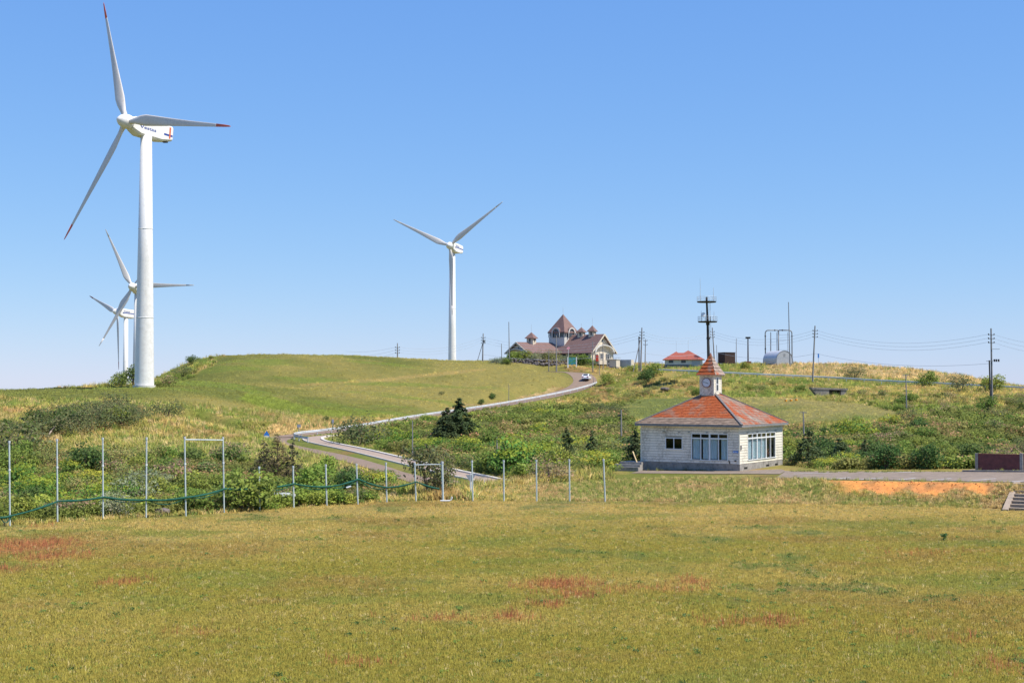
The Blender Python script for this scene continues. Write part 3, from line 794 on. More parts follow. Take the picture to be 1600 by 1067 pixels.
turbine("lone turbine behind the smooth grass hill, one blade hanging down its tower", (703, 384), 500, 24, 54.5, 25, -2, 706.5, 1.0, 1.55, H1(*P(706, 600, 503)[:2]), M['blade'], 1)
turbine("turbine hidden behind the nearest tower with a level blade pointing right", (207, 448), 475, 16, -30, 23, 0, 213.5, .95, 1.5, H1(*P(213, 600, 478)[:2]), M['blade'])
turbine("farthest turbine at the left with dark red blade tips, side of nacelle showing", (183, 487), 545, 44, 48, 23, 0, 196, 0.8, 1.15, H1(*P(196, 600, 548)[:2]), M['tipdark'], 1, 9.4)

# ------------------------------------------------------------------ hip-roofed pavilion with a clock turret
YAW = math.radians(33)
cD = 129.0
cpx = P(1155.5, 735, cD); pz = 1.22 + (cpx[0] - 19) * 0.0245 + 0.04
pav = thing("clock_pavilion", "white weathered pavilion with rusty hip roof and clock turret beside the car park", "pavilion", (cpx[0], cpx[1], pz), -YAW)
# local frame: origin at the near corner, the front runs along -X, the side runs along +Y
S = 10.0
def wall_front(m, x0, x1, z0, z1): m.box(x0, x1, 0.0, 0.16, z0, z1)
fz = 0.58; wz = 3.98
m = MB(); m.box(-S - .03, .03, -.03, S + .03, -0.6, fz); fnd = m.build("foundation", M['concgrey'], pav)
m = MB(); m.box(.031, .05, .02, S, -.5, fz - .02); m.build("foundation_side", M['conc'], pav)
for q in (.9, 6.0, 8.1):
    m = MB(); m.box(.045, .06, q, q + .7, .12, .30); m.build("vent_opening", M['black'], fnd)
m = MB(); m.box(-S + 3.2, -S + 3.6, -.05, -.028, .36, .50); m.build("vent_opening", M['fascia'], fnd)
# walls: lapped boards around the openings
BIGF = (-4.72, -1.17, .93, 3.25); SMALL = (-7.40, -5.76, 1.86, 2.80); BIGS = (1.84, 8.20, .93, 3.25)
def siding(holes, length, place, name, mat, seed):
    m = MB(); rh = 0.244; n = int(round((wz - fz) / rh)); rng = random.Random(seed)
    for i in range(n):
        z0 = fz + (wz - fz) * i / n; z1 = fz + (wz - fz) * (i + 1) / n
        cuts = [(0.0, length)]
        for (a, b_, lo, hi) in holes:
            if z1 > lo + 0.02 and z0 < hi - 0.02:
                nc = []
                for (p, q) in cuts:
                    if b_ <= p or a >= q: nc.append((p, q)); continue
                    if a > p: nc.append((p, a))
                    if b_ < q: nc.append((b_, q))
                cuts = nc
        for (p, q) in cuts:
            xs = [p]; x = p + (0.9 if i % 2 else 0.0)
            while True:
                x += 1.82
                if x > q - .3: break
                xs.append(x)
            xs.append(q)
            for a, b_ in zip(xs[:-1], xs[1:]):
                j = rng.uniform(0, .007)
                pts = [(a + .004, -.036 - j, z0 + .034), (b_ - .004, -.036 - j, z0 + .034), (b_ - .004, -.010 - j, z1 - .002), (a + .004, -.010 - j, z1 - .002), (a + .004, 0, z0 + .034), (b_ - .004, 0, z0 + .034)]
                v = [place(*t_) for t_ in pts]
                m.add(v, [(0, 1, 2, 3), (4, 5, 1, 0)])
    return m.build(name, mat, pav)
pf = lambda x, y, z: (x - S, y, z)
ps = lambda x, y, z: (-y, x, z)
hf = [(BIGF[0] + S, BIGF[1] + S, BIGF[2], BIGF[3]), (SMALL[0] + S, SMALL[1] + S, SMALL[2], SMALL[3])]
siding(hf, S, pf, "front_siding", M['siding'], 1)
siding([BIGS], S, ps, "side_siding", M['sidingclean'], 2)
def walls(m, holes, length, place):
    xs = sorted({0.0, length, *[h[0] for h in holes], *[h[1] for h in holes]})
    for a, b_ in zip(xs[:-1], xs[1:]):
        hs = [h for h in holes if h[0] <= a + 1e-6 and h[1] >= b_ - 1e-6]
        spans = [(fz, wz)] if not hs else [(fz, hs[0][2]), (hs[0][3], wz)]
        for lo, hi in spans:
            v = [place(x, y, z) for x, y, z in [(a, .002, lo), (b_, .002, lo), (b_, .15, lo), (a, .15, lo), (a, .002, hi), (b_, .002, hi), (b_, .15, hi), (a, .15, hi)]]
            m.add(v, [(0, 3, 2, 1), (4, 5, 6, 7), (0, 1, 5, 4), (1, 2, 6, 5), (2, 3, 7, 6), (3, 0, 4, 7)])
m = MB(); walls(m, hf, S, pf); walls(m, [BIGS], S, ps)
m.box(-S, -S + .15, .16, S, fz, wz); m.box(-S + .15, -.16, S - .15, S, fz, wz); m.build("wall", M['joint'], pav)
m = MB(); m.box(-S + .16, -.16, .16, S - .16, fz + .01, fz + .05); m.box(-S + .2, -.3, 5.0, 5.1, fz + .06, wz - .1); m.build("interior_floor", M['interior'], pav)
for cx_, cy_ in ((0.0, 0.0), (-S, 0.0), (0.0, S)):
    m = MB(); m.box(cx_ - .06, cx_ + .055, cy_ - .055, cy_ + .06, fz, wz); m.build("corner_board", M['sidingclean'], pav)
def window(span, place, sashes, transom, curtains, name="window", gm='glassd'):
    a, b_, lo, hi = span; f = MB(); fr = .07
    def bx(m_, x0, x1, z0, z1, y0=-.05, y1=.06):
        v = [place(x, y, z) for x, y, z in [(x0, y0, z0), (x1, y0, z0), (x1, y1, z0), (x0, y1, z0), (x0, y0, z1), (x1, y0, z1), (x1, y1, z1), (x0, y1, z1)]]
        m_.add(v, [(0, 3, 2, 1), (4, 5, 6, 7), (0, 1, 5, 4), (1, 2, 6, 5), (2, 3, 7, 6), (3, 0, 4, 7)])
    bx(f, a - fr, b_ + fr, hi, hi + fr); bx(f, a - fr - .03, b_ + fr + .03, lo - fr, lo, -.09); bx(f, a - fr, a, lo, hi); bx(f, b_, b_ + fr, lo, hi)
    w = f.build(name, M['winframe'], pav)
    tz = hi - .44 if transom else hi
    if transom:
        t_ = MB(); bx(t_, a, b_, tz, tz + .12, -.06, .05); t_.build("transom_bar", M['winframe'], w)
    n = sashes; k = (b_ - a) / n
    for i in range(n):
        x0 = a + i * k; x1 = x0 + k; yo = .0 if i % 2 else .03
        if i:
            t_ = MB(); wd = .075 if (i % 2 == 0 and n > 2) else .035
            bx(t_, x0 - wd, x0 + wd, lo, hi, -.048, .045); t_.build("mullion", M['winframe'], w)
        for (z0, z1) in ([(lo, tz)] + ([(tz + .12, hi)] if transom else [])):
            s_ = MB(); q = .035
            g = MB(); bx(g, x0 + .005, x1 - .005, z0, z1, yo + .012, yo + .018); g.build("pane", M[gm], w)
    if curtains:
        for i in range(n):
            x0 = a + i * k; x1 = x0 + k
            rng = random.Random(int(a * 100) + i)
            if curtains == 2 and i >= 4: continue
            c = MB(); xx0 = x0 + (rng.uniform(.05, .25) * k if i % 2 else .02); xx1 = x1 - (.02 if i % 2 else rng.uniform(.0, .2) * k)
            nn = 22; vs = []
            for j in range(nn + 1):
                x = xx0 + (xx1 - xx0) * j / nn; y = .13 + .035 * math.sin(j * 1.9 + rng.random())
                vs += [place(x, y, lo + .05), place(x, y * 1.02, tz + .1)]
            c.add(vs, [(2 * j, 2 * j + 2, 2 * j + 3, 2 * j + 1) for j in range(nn)]); c.build("curtain", M['curtain'], w)
    return w
window(hf[0], pf, 4, True, 1, gm='glass'); window(hf[1], pf, 2, False, 0); wS = window(BIGS, ps, 6, True, 2, gm='glass')
m = MB()
for q in (6.45, 7.1, 7.7):
    m.box(-.9, -.5, q, q + .06, fz + .1, fz + 1.15); m.box(-.9, -.45, q, q + .4, fz + .52, fz + .58)
m.box(-.52, -.47, 6.3, 8.0, fz + .7, fz + .78); m.bar((-.5, 6.4, fz + .2), (-.5, 7.9, fz + 1.1), .06); m.build("stacked_furniture", M['wood'], pav)
# small fittings
for q in (2.38, 4.0, 5.0, 6.82, 8.6):
    m = MB(); m.box(-S + q - .12, -S + q + .12, -.10, -.036, 3.38, 3.44); m.build("bracket", M['fascia'], pav)
for q in (1.8, 4.0, 6.2, 8.3):
    m = MB(); m.box(.036, .10, q - .2, q + .2, 3.40, 3.45); m.build("bracket", M['fascia'], pav)
m = MB(); m.box(-.62, -.10, -.062, -.042, 1.62, 1.80); sg = m.build("wall_sign", M['signblue'], pav)
m = MB(); m.box(-.58, -.5, -.066, -.062, 1.66, 1.76); m.box(-.46, -.16, -.066, -.062, 1.69, 1.735); m.build("sign_print", M['signwhite'], sg)
m = MB(); m.box(.04, .12, .12, .3, 1.9, 2.3); m.build("meter_box", M['fascia'], pav)
m = MB(); m.bar((-1.02, -.05, .95), (-.92, -.06, .62), .07); m.build("stay", M['dark'], pav)
m = MB(); m.box(-.46, -.3, -.1, -.04, .85, .97); m.build("outlet_box", M['dark'], pav)
# roof: four slopes of stepped courses
ov = .45; ez = 4.14; cxm, cym = -S / 2, S / 2; hw = S / 2 + ov; apz = ez + hw * .565
tw_x, tw_y = .64, .84                     # half sizes of the turret
def slope(name, A, B, T0, T1, n, mat, lift=.028):
    """courses from the eave edge A-B up to T0-T1"""
    A, B, T0, T1 = map(Vector, (A, B, T0, T1)); nr = (B - A).cross(T0 - A).normalized()
    if nr.z < 0: nr = -nr
    m = MB()
    for i in range(n):
        u0, u1 = i / n, (i + 1) / n
        a0 = A.lerp(T0, u0) + nr * lift; b0 = B.lerp(T1, u0) + nr * lift; a1 = A.lerp(T0, u1); b1 = B.lerp(T1, u1)
        seg = max(2, int((b0 - a0).length / .45))
        for j in range(seg):
            p, q = j / seg, (j + 1) / seg; jig = nr * (.009 * math.sin(i * 7.1 + j * 3.7))
            w0, w1, w2, w3 = a0.lerp(b0, p) + jig, a0.lerp(b0, q) + jig, a1.lerp(b1, q), a1.lerp(b1, p)
            m.add([w0, w1, w2, w3, w0 - nr * lift * 1.6, w1 - nr * lift * 1.6], [(0, 1, 2, 3), (4, 5, 1, 0)])
    return m.build(name, mat, pav)
L0, L1 = (cxm - hw, cym - hw, ez), (cxm + hw, cym - hw, ez); L2, L3 = (cxm + hw, cym + hw, ez), (cxm - hw, cym + hw, ez)
AP = (cxm, cym, apz)
slope("roof_slope", L0, L1, AP, AP, 21, M['roofrustL']); slope("roof_slope", L1, L2, AP, AP, 21, M['roofrustR'])
slope("roof_slope", L2, L3, AP, AP, 21, M['roofback']); slope("roof_slope", L3, L0, AP, AP, 21, M['roofback'])
for a in (L0, L1, L2, L3):
    m = MB(); m.bar(Vector(a) + Vector((0, 0, .04)), Vector(AP) + Vector((0, 0, .05)), .2, .1); m.build("hip_cap", M['ridge'], pav)
e_ = .03
for (p, q) in ((L0, L1), (L1, L2), (L2, L3), (L3, L0)):
    m = MB(); m.bar(Vector(p) - Vector((0, 0, .10)), Vector(q) - Vector((0, 0, .10)), .06, .2); m.build("fascia_board", M['fascia'], pav)
m = MB(); m.box(cxm - hw + .05, cxm + hw - .05, cym - hw + .05, cym + hw - .05, ez - .19, ez - .15); m.build("soffit", M['sidingclean'], pav)
# clock turret
tz0, tz1 = apz - 1.25, 8.72
x0, x1, y0, y1 = cxm - tw_x - .2, cxm + tw_x - .1, cym - tw_y, cym + tw_y
m = MB(); m.box(x0, x1, y0, y1, tz0, tz1); tur = m.build("turret", M['siding'], pav)
m = MB(); rows = 9
for i in range(rows):
    a = tz0 + .3 + (tz1 - tz0 - .3) * i / rows; b_ = tz0 + .3 + (tz1 - tz0 - .3) * (i + 1) / rows
    m.add([(x1 + .03, y0, a), (x1 + .03, y1, a), (x1 + .008, y1, b_), (x1 + .008, y0, b_), (x1, y0, a), (x1, y1, a)], [(0, 1, 2, 3), (4, 5, 1, 0)])
m.build("siding", M['sidingclean'], tur)
m = MB()
for i in range(rows):
    a = tz0 + .3 + (tz1 - tz0 - .3) * i / rows; b_ = tz0 + .3 + (tz1 - tz0 - .3) * (i + 1) / rows
    m.add([(x0, y0 - .03, a), (x1, y0 - .03, a), (x1, y0 - .008, b_), (x0, y0 - .008, b_), (x0, y0, a), (x1, y0, a)], [(0, 1, 2, 3), (4, 5, 1, 0)])
m.build("siding", M['siding'], tur)
for (a, b_) in ((x0, y0), (x1, y0), (x1, y1)):
    m = MB(); m.box(a - .05, a + .05, b_ - .05, b_ + .05, tz0, tz1); m.build("corner_board", M['sidingclean'], tur)
ws = MB(); yc = cym - .1; ws.box(x1 + .03, x1 + .05, yc - .30, yc + .30, 7.18, 8.48); wsl = ws.build("slot_window", M['winframe'], tur)
for z0 in (7.24, 7.87):
    m = MB(); m.box(x1 + .052, x1 + .06, yc - .2, yc + .2, z0, z0 + .55); m.build("pane", M['pane'], wsl)
eo = .29; ta = 10.72
E0, E1, E2, E3 = (x0 - eo, y0 - eo, tz1), (x1 + eo, y0 - eo, tz1), (x1 + eo, y1 + eo, tz1), (x0 - eo, y1 + eo, tz1)
TA = ((x0 + x1) / 2, (y0 + y1) / 2, ta)
slope("turret_roof", E0, E1, TA, TA, 6, M['rooftowerL'], .05); slope("turret_roof", E1, E2, TA, TA, 6, M['rooftowerR'], .05)
slope("turret_roof", E2, E3, TA, TA, 6, M['rooftowerR'], .05); slope("turret_roof", E3, E0, TA, TA, 6, M['rooftowerL'], .05)
m = MB(); m.box(x0 - eo + .03, x1 + eo - .03, y0 - eo + .03, y1 + eo - .03, tz1 - .06, tz1 - .005); m.build("turret_soffit", M['sidingclean'], pav)
m = MB(); m.tube([(TA[0], TA[1], ta - .15), (TA[0], TA[1], ta + .12)], [.16, .02], 8); m.build("finial", M['rustrim'], pav)
ccx, ccz = (x0 + x1) / 2 - .02, 7.98
m = MB(); m.tube([(ccx, y0 - .03, ccz), (ccx, y0 - .11, ccz)], .47, 32); clk = m.build("clock", M['rustrim'], pav)
m = MB(); m.tube([(ccx, y0 - .1, ccz), (ccx, y0 - .118, ccz)], .405, 32); m.build("dial", M['clockface'], clk)
for k in range(12):
    m = MB(); a = k * math.pi / 6; r0, r1 = .31, .38
    m.bar((ccx + r0 * math.sin(a), y0 - .122, ccz + r0 * math.cos(a)), (ccx + r1 * math.sin(a), y0 - .122, ccz + r1 * math.cos(a)), .022, .006, (0, 1, 0))
    m.build("hour_mark", M['black'], clk)
for nm, ang, ln, w in (("minute_hand", math.radians(282), .34, .035), ("hour_hand", math.radians(114), .24, .045)):
    m = MB(); m.bar((ccx - .05 * math.sin(ang), y0 - .130, ccz - .05 * math.cos(ang)), (ccx + ln * math.sin(ang), y0 - .130, ccz + ln * math.cos(ang)), w, .01, (0, 1, 0)); m.build(nm, M['black'], clk)
# entrance steps on the far left side and a leaning plank
st = thing("concrete_steps", "low concrete entrance steps at the left end of the clock pavilion", "steps", (*P(984, 735, 133.2)[:2], pz - .1), -YAW)
for i, (w, d, z) in enumerate(((3.4, 2.6, .22), (2.9, 2.0, .44), (2.5, 1.5, .66))):
    m = MB(); m.box(-w + 1.2, 1.0, -.2 + i * .32, 2.4, (z - .22) if i else -.3, z); m.build("step", M['conc'], st)
q = P(996, 726, 133.5)
o = MB().bar((q[0], q[1], pz + .4), (q[0] - .42, q[1] + .3, pz + 1.55), .16, .05).build("leaning_plank", M['plank']); tag(o, "pale wooden plank leaning in the bushes by the pavilion steps", "plank")
# ------------------------------------------------------------------ hilltop hall with turrets
mz = H1(*P(877.7, 563, 386)[:2]) - 0.1
MC = P(877.7, 563, 386)
hall = thing("hilltop_hall", "cream hilltop hall with mauve tiled roofs, glazed pyramid tower and small cupolas", "hall", (MC[0], MC[1], mz))
def gable_wing(start, d, length, hw_, eave, ridge, names, ovh=.6, win=()):
    d = Vector((*d, 0)).normalized(); t = Vector((-d.y, d.x, 0)); st_ = Vector((*start, 0)); en = st_ + d * length
    Z = lambda z: Vector((0, 0, z))
    m = MB(); pts = [en - t * hw_ - Z(1.5), en + t * hw_ - Z(1.5), en + t * hw_ + Z(eave), en + Z(ridge - .12), en - t * hw_ + Z(eave)]
    m.prism(pts, -d * (length + 2)); wall = m.build("wing_wall", M['cream'], hall)
    sl = (ridge - eave) / hw_
    for sgn in (-1, 1):
        m = MB(); lo = t * (sgn * (hw_ + ovh)) + Z(eave - sl * ovh)
        a, b_ = st_ - d * 2 + Z(ridge), en + d * ovh * 1.4 + Z(ridge); c, e2 = en + d * ovh * 1.4 + lo, st_ - d * 2 + lo
        m.prism([a, b_, c, e2], Z(.18)); rf = m.build("roof_slope", M['mroof'], hall)
        n_ = 9
        for i in range(1, n_):
            u = i / n_; p = a.lerp(e2, u); q = b_.lerp(c, u)
            s_ = MB(); s_.bar(p + Z(.185), q + Z(.185), .05, .05); s_.build("roof_course", M['mroof'], rf)
        m = MB(); m.bar(b_ + d * .03 + Z(.05), c + d * .03 + Z(.05), .1, .34); m.build("barge_board", M['cream'], hall)
    # arched hood across the gable
    m = MB(); n_ = 16; W = hw_ * .86; z0 = eave - .25; hgt = (ridge - eave) * .46
    for i in range(n_):
        a0, a1 = math.pi * i / n_, math.pi * (i + 1) / n_
        P_ = lambda a, k, o: en + d * o + t * (W * k * math.cos(a)) + Z(z0 + (hgt * k - (1 - k) * .4) * math.sin(a))
        vs = [P_(a0, 1, 1.0), P_(a1, 1, 1.0), P_(a1, .9, 1.0), P_(a0, .9, 1.0), P_(a0, 1, .02), P_(a1, 1, .02), P_(a1, .9, .02), P_(a0, .9, .02)]
        m.add(vs, [(0, 1, 2, 3), (0, 4, 5, 1), (3, 2, 6, 7)])
    m.build("arched_hood", M['whitewall'], hall)
    m = MB(); c = en + d * .03; m.prism([c - t * .28 + Z(ridge - 1.9), c + t * .28 + Z(ridge - 1.9), c + t * .28 + Z(ridge - .95), c - t * .28 + Z(ridge - .95)], d * .05); m.build("slot_window", M['pane'], hall)
    for (u, w, zl, zh) in win:
        m = MB(); m.prism([c + t * (u - w / 2) + Z(zl), c + t * (u + w / 2) + Z(zl), c + t * (u + w / 2) + Z(zh), c + t * (u - w / 2) + Z(zh)], d * .04)
        wd = m.build("window", M['pane'], hall)
        f = MB()
        for (p0, q0) in (((u - w / 2, zl), (u + w / 2, zl)), ((u - w / 2, zh), (u + w / 2, zh)), ((u - w / 2, zl), (u - w / 2, zh)), ((u + w / 2, zl), (u + w / 2, zh)), ((u, zl), (u, zh))):
            f.bar(c + d * .06 + t * p0[0] + Z(p0[1]), c + d * .06 + t * q0[0] + Z(q0[1]), .12)
        f.build("frame", M['whitewall'], wd)
    return en, d, t
gable_wing((-2.5, -.6), (-.8, -.6), 11.6, 4.5, 2.3, 4.9, "a", win=[(-1.6, 1.2, .6, 1.9), (1.6, 1.2, .6, 1.9)])
enB, dB, tB = gable_wing((2.0, -.5), (.75, -.66), 11.3, 4.9, 2.5, 7.0, "b", win=[(-2.6, 1.2, .5, 1.9), (-.2, 1.4, .5, 2.0), (2.3, 1.5, .5, 2.0)])
for k in range(5):       # courtyard openings under the eaves
    p = Vector((2.0, -.5, 0)) + dB * (2.2 + k * 1.9) - Vector((-dB.y, dB.x, 0)) * 4.93
    m = MB(); m.bar(p + Vector((0, 0, 1.0)) - dB * .6, p + Vector((0, 0, 1.0)) + dB * .6, .12, 1.7); m.build("window", M['pane'], hall)
for k in range(3):
    dA = Vector((-.8, -.6, 0)); p = Vector((-2.5, -.6, 0)) + dA * (4.2 + k * 2.6) + Vector((.6, -.8, 0)) * 4.53
    m = MB(); m.bar(p + Vector((0, 0, 1.2)) - dA * .5, p + Vector((0, 0, 1.2)) + dA * .5, .12, 1.2); m.build("window", M['pane'], hall)
def turned(m, c, h, z0, z1, yaw):     # square prism turned about z
    co = [(c[0] + h * 1.4142 * math.cos(yaw + k * math.pi / 2), c[1] + h * 1.4142 * math.sin(yaw + k * math.pi / 2)) for k in range(4)]
    m.prism([(x, y, z0) for x, y in co], (0, 0, z1 - z0)); return co
def pyramid(m, c, h, z0, z1, yaw, th=.15):
    co = [(c[0] + h * 1.4142 * math.cos(yaw + k * math.pi / 2), c[1] + h * 1.4142 * math.sin(yaw + k * math.pi / 2)) for k in range(4)]
    m.add([(x, y, z0 - th) for x, y in co] + [(x, y, z0) for x, y in co] + [(c[0], c[1], z1)], [(3, 2, 1, 0)] + [(k, (k + 1) % 4, 4 + (k + 1) % 4, 4 + k) for k in range(4)] + [(4 + k, 4 + (k + 1) % 4, 8) for k in range(4)])
    return co
YT = -math.pi / 2 + .05
tc = (.4, .4)
m = MB(); turned(m, tc, 2.75, 0, 6.5, YT); m.build("tower_wall", M['whitewall'], hall)
m = MB(); turned(m, tc, 2.55, 6.5, 7.85, YT); m.build("tower_glazing", M['panesky'], hall)
co = [(tc[0] + 2.72 * 1.4142 * math.cos(YT + k * math.pi / 2), tc[1] + 2.72 * 1.4142 * math.sin(YT + k * math.pi / 2)) for k in range(4)]
for k in range(4):
    a, b_ = Vector((*co[k], 0)), Vector((*co[(k + 1) % 4], 0))
    for j in range(7):
        p = a.lerp(b_, j / 7); m = MB(); m.bar(p + Vector((0, 0, 6.5)), p + Vector((0, 0, 7.85)), .13 if j else .3); m.build("mullion", M['whitewall'] if j % 2 else M['fascia'], hall)
    m = MB(); m.bar(a + Vector((0, 0, 7.25)), b_ + Vector((0, 0, 7.25)), .1); m.build("rail", M['fascia'], hall)
m = MB(); pyramid(m, tc, 3.0, 7.95, 12.9, YT, .3); m.build("tower_roof", M['mroof'], hall)
m = MB(); m.tube([(tc[0], tc[1], 12.7), (tc[0], tc[1], 14.8)], [.07, .03], 6); m.build("spire", M['galv'], hall)
for sgn in (-1, 1):          # arched dormers on the two faces in view
    n_ = Vector((sgn * math.cos(math.pi / 4 + .05 * -sgn), -math.sin(math.pi / 4 + .05 * -sgn), 0)).normalized(); t_ = Vector((-n_.y, n_.x, 0)); c = Vector((*tc, 0)) + n_ * 2.9
    Z = lambda z: Vector((0, 0, z))
    arc = lambda r, o, k: c + n_ * o + t_ * (r * math.cos(k)) + Z(7.7 + r * math.sin(k))
    K = [math.pi * i / 12 for i in range(13)]
    m = MB()
    for k0, k1 in zip(K[:-1], K[1:]): m.quad(arc(1.5, .25, k0), arc(1.5, .25, k1), arc(1.5, -1.6, k1), arc(1.5, -1.6, k0))
    dm = m.build("dormer_roof", M['mroof'], hall, True)
    m = MB()
    for k0, k1 in zip(K[:-1], K[1:]):
        m.add([arc(1.5, .27, k0), arc(1.5, .27, k1), arc(1.12, .27, k1), arc(1.12, .27, k0), arc(1.12, -.1, k0), arc(1.12, -.1, k1)], [(0, 1, 2, 3), (3, 2, 5, 4)])
    for s2 in (-1, 1): m.bar(c + n_ * .2 + t_ * (1.31 * s2) + Z(6.5), c + n_ * .2 + t_ * (1.31 * s2) + Z(7.7), .38, .2)
    m.build("arch", M['whitewall'], hall)
    m = MB(); m.poly([arc(1.14, -.02, k) for k in K] + [c - n_ * .02 - t_ * 1.14 + Z(6.5), c - n_ * .02 + t_ * 1.14 + Z(6.5)]); m.build("arched_window", M['pane'], hall)
    for (p0, q0) in (((0, 6.5), (0, 8.82)), ((-1.1, 7.7), (1.1, 7.7)), ((-.55, 6.5), (-.55, 8.6)), ((.55, 6.5), (.55, 8.6))):
        m = MB(); m.bar(c + n_ * .03 + t_ * p0[0] + Z(p0[1]), c + n_ * .03 + t_ * q0[0] + Z(q0[1]), .09); m.build("glazing_bar", M['signgrey'], hall)
def cupola(c, h, z0, z1, ap, sp, yaw=YT + .25):
    m = MB(); turned(m, c, h, z0, z1, yaw); cp = m.build("cupola", M['cream'], hall)
    m = MB(); pyramid(m, c, h * 1.42, z1, ap, yaw, .12); m.build("cupola_roof", M['mroof'], cp)
    m = MB(); m.tube([(c[0], c[1], ap - .1), (c[0], c[1], sp)], .035, 5); m.build("spire", M['galv'], cp)
    for k in range(4):
        a = yaw + math.pi / 4 + k * math.pi / 2; n_ = Vector((math.cos(a), math.sin(a), 0)); t_ = Vector((-n_.y, n_.x, 0)); p = Vector((*c, 0)) + n_ * (h + .01)
        m = MB(); m.prism([p - t_ * .2 + Vector((0, 0, z1 - 1.05)), p + t_ * .2 + Vector((0, 0, z1 - 1.05)), p + t_ * .2 + Vector((0, 0, z1 - .15)), p - t_ * .2 + Vector((0, 0, z1 - .15))], n_ * .04); m.build("slot_window", M['pane'], cp)
cupola((-8.3, -5.0), .95, 3.4, 6.2, 7.8, 9.8); cupola((5.2, -3.3), .78, 5.0, 7.9, 9.2, 10.2); cupola((8.0, -5.8), .78, 5.2, 8.0, 9.6, 11.6)
q = enB + dB * 1.6
m = MB(); m.bar(q - tB * 5.2 + Vector((0, 0, -.4)), q + tB * 3.5 + Vector((0, 0, -.4)), 2.6, 1.1); m.build("terrace_wall", M['cream'], hall)
m = MB()
for k in range(6): m.bar(q + tB * (2.2 + k * .7) + Vector((0, 0, .1)), q + tB * (2.2 + k * .7) + Vector((0, 0, 1.0)), .07)
m.bar(q + tB * 2.0 + Vector((0, 0, 1.0)), q + tB * 6.0 + Vector((0, 0, 1.0)), .08); m.build("railing", M['signgrey'], hall)
w = P(932.5, 551, 374)
o = MB().box(-.38, .38, -.35, .35, -1.0, .55).box(-.3, .3, -.38, -.352, .0, .45).build("vending_machine", M['redmachine'], loc=w); tag(o, "red vending machine against the hall's right gable wall", "machine")
o.location = (w[0], w[1] - 1.5, mz + .9)
# pink oval board on a post
t_ = thing("pink_banner", "pink oval board on a thin post before the hall's roof", "banner", (P(888, 560, 366)[0], 366, H1(P(888, 560, 366)[0], 366)))
pb = P(888, 544, 366)[2] - t_.location.z
m = MB(); m.tube([(0, 0, -.2), (0, 0, pb)], .05, 6); m.build("post", M['signwhite'], t_)
m = MB(); m.prism([(.42 * math.cos(a) * 1.0 + .12 * math.sin(a), -.05, pb + .42 * math.sin(a) * .8) for a in [k * math.pi / 8 for k in range(16)]], (0, .1, 0)); m.build("oval_panel", M['pink'], t_)

# boulder wall below the hall
bw = thing("boulder_wall", "dark dry boulder wall below the hall's shrubs", "stone wall", (*P(840, 566, 370)[:2], H1(*P(840, 566, 370)[:2])))
rng = random.Random(5)
def rock_mesh(name, seed, mat, sq=(1, 1, .75), sub=2):
    import bmesh
    bm = bmesh.new(); bmesh.ops.create_icosphere(bm, subdivisions=sub, radius=1.0); r = random.Random(seed)
    dirs = [Vector((r.uniform(-1, 1), r.uniform(-1, 1), r.uniform(-1, 1))).normalized() for _ in range(9)]
    for v in bm.verts:
        for d in dirs:
            k = v.co.dot(d) - .72
            if k > 0: v.co -= d * k * .9
        v.co = Vector((v.co.x * sq[0], v.co.y * sq[1], v.co.z * sq[2]))
    me = bpy.data.meshes.new(name); bm.to_mesh(me); bm.free(); me.materials.append(mat); return me
stones = [rock_mesh("stone", 40 + i, M['stone'], sub=1) for i in range(6)]
for row in range(3):
    for i in range(30 - row * 2):
        x = -12.0 + i * .72 + row * .5 + rng.uniform(-.12, .12); y = row * .55 + .9 * math.sin(i * .25)
        sc = rng.uniform(.42, .66); gz = H1(bw.location.x + x, bw.location.y) - bw.location.z
        o = link("stone", rng.choice(stones), bw, (x + rng.uniform(-.2, .2), y, gz - .1 + row * .5 + rng.uniform(-.28, .24)), rng.uniform(0, 6), (sc * rng.uniform(.8, 1.5), sc, sc * rng.uniform(.7, 1.2)))
o = link("boulder", rock_mesh("boulder", 77, M['rock'], (1.5, 1, .75)), None, PG(1040, 612, 200)); o.location.z += .5; o.scale = (.85, .8, .75); tag(o, "large brown boulder half sunk in the grassy slope", "boulder")

# map board
bp = (P(894, 572, 366)[0], 366.0); bz = H1(*bp)
t_ = thing("map_board", "large green and blue map board on white posts by the bend of the road", "sign", (*bp, bz))
k = F / 366 / 1.0; sx = 1 / k
zt = P(894, 558.5, 366)[2] - bz; zb_ = P(894, 569.5, 366)[2] - bz
for x in (-1.1, 1.1):
    m = MB(); m.box(x - .12, x + .12, -.1, .1, -.3, zt + .12); m.build("post", M['signwhite'], t_)
m = MB(); m.box(-.98, .98, -.06, .06, zb_, zt); m.build("panel", M['signgreen'], t_)
# small service buildings right of the hall
def base(px, D, dz=0): x = P(px, 600, D)[0]; return (x, D, H1(x, D) + dz)
b_ = base(958.5, 372)
t_ = thing("pump_house", "small cream pump house right of the hall", "shed", b_, -.5)
m = MB(); m.box(-1.35, 1.35, -1.2, 1.2, -.4, 2.0); m.build("wall", M['cream'], t_)
m = MB(); m.box(-1.5, 1.5, -1.35, 1.35, 2.0, 2.14); m.build("roof", M['whitewall'], t_)
m = MB(); m.box(-1.42, 1.42, -1.27, 1.27, -.4, .15); m.build("plinth", M['concgrey'], t_)
for z in (.4, 1.35):
    m = MB(); m.box(-1.0, -.6, -1.22, -1.2, z, z + .3); m.build("vent", M['black'], t_)
b_ = base(979.5, 374)
t_ = thing("storage_container", "white corrugated storage container beside the pump house", "container", b_, -.42)
m = MB(); m.box(-2.0, 1.55, -1.1, 1.1, -.3, 1.95); bd = m.build("body", M['metalpale'], t_)
for i in range(17):
    m = MB(); m.box(-1.95 + i * .205, -1.85 + i * .205, -1.15, -1.1, -.2, 1.85); m.build("rib", M['metalgrey'], bd)
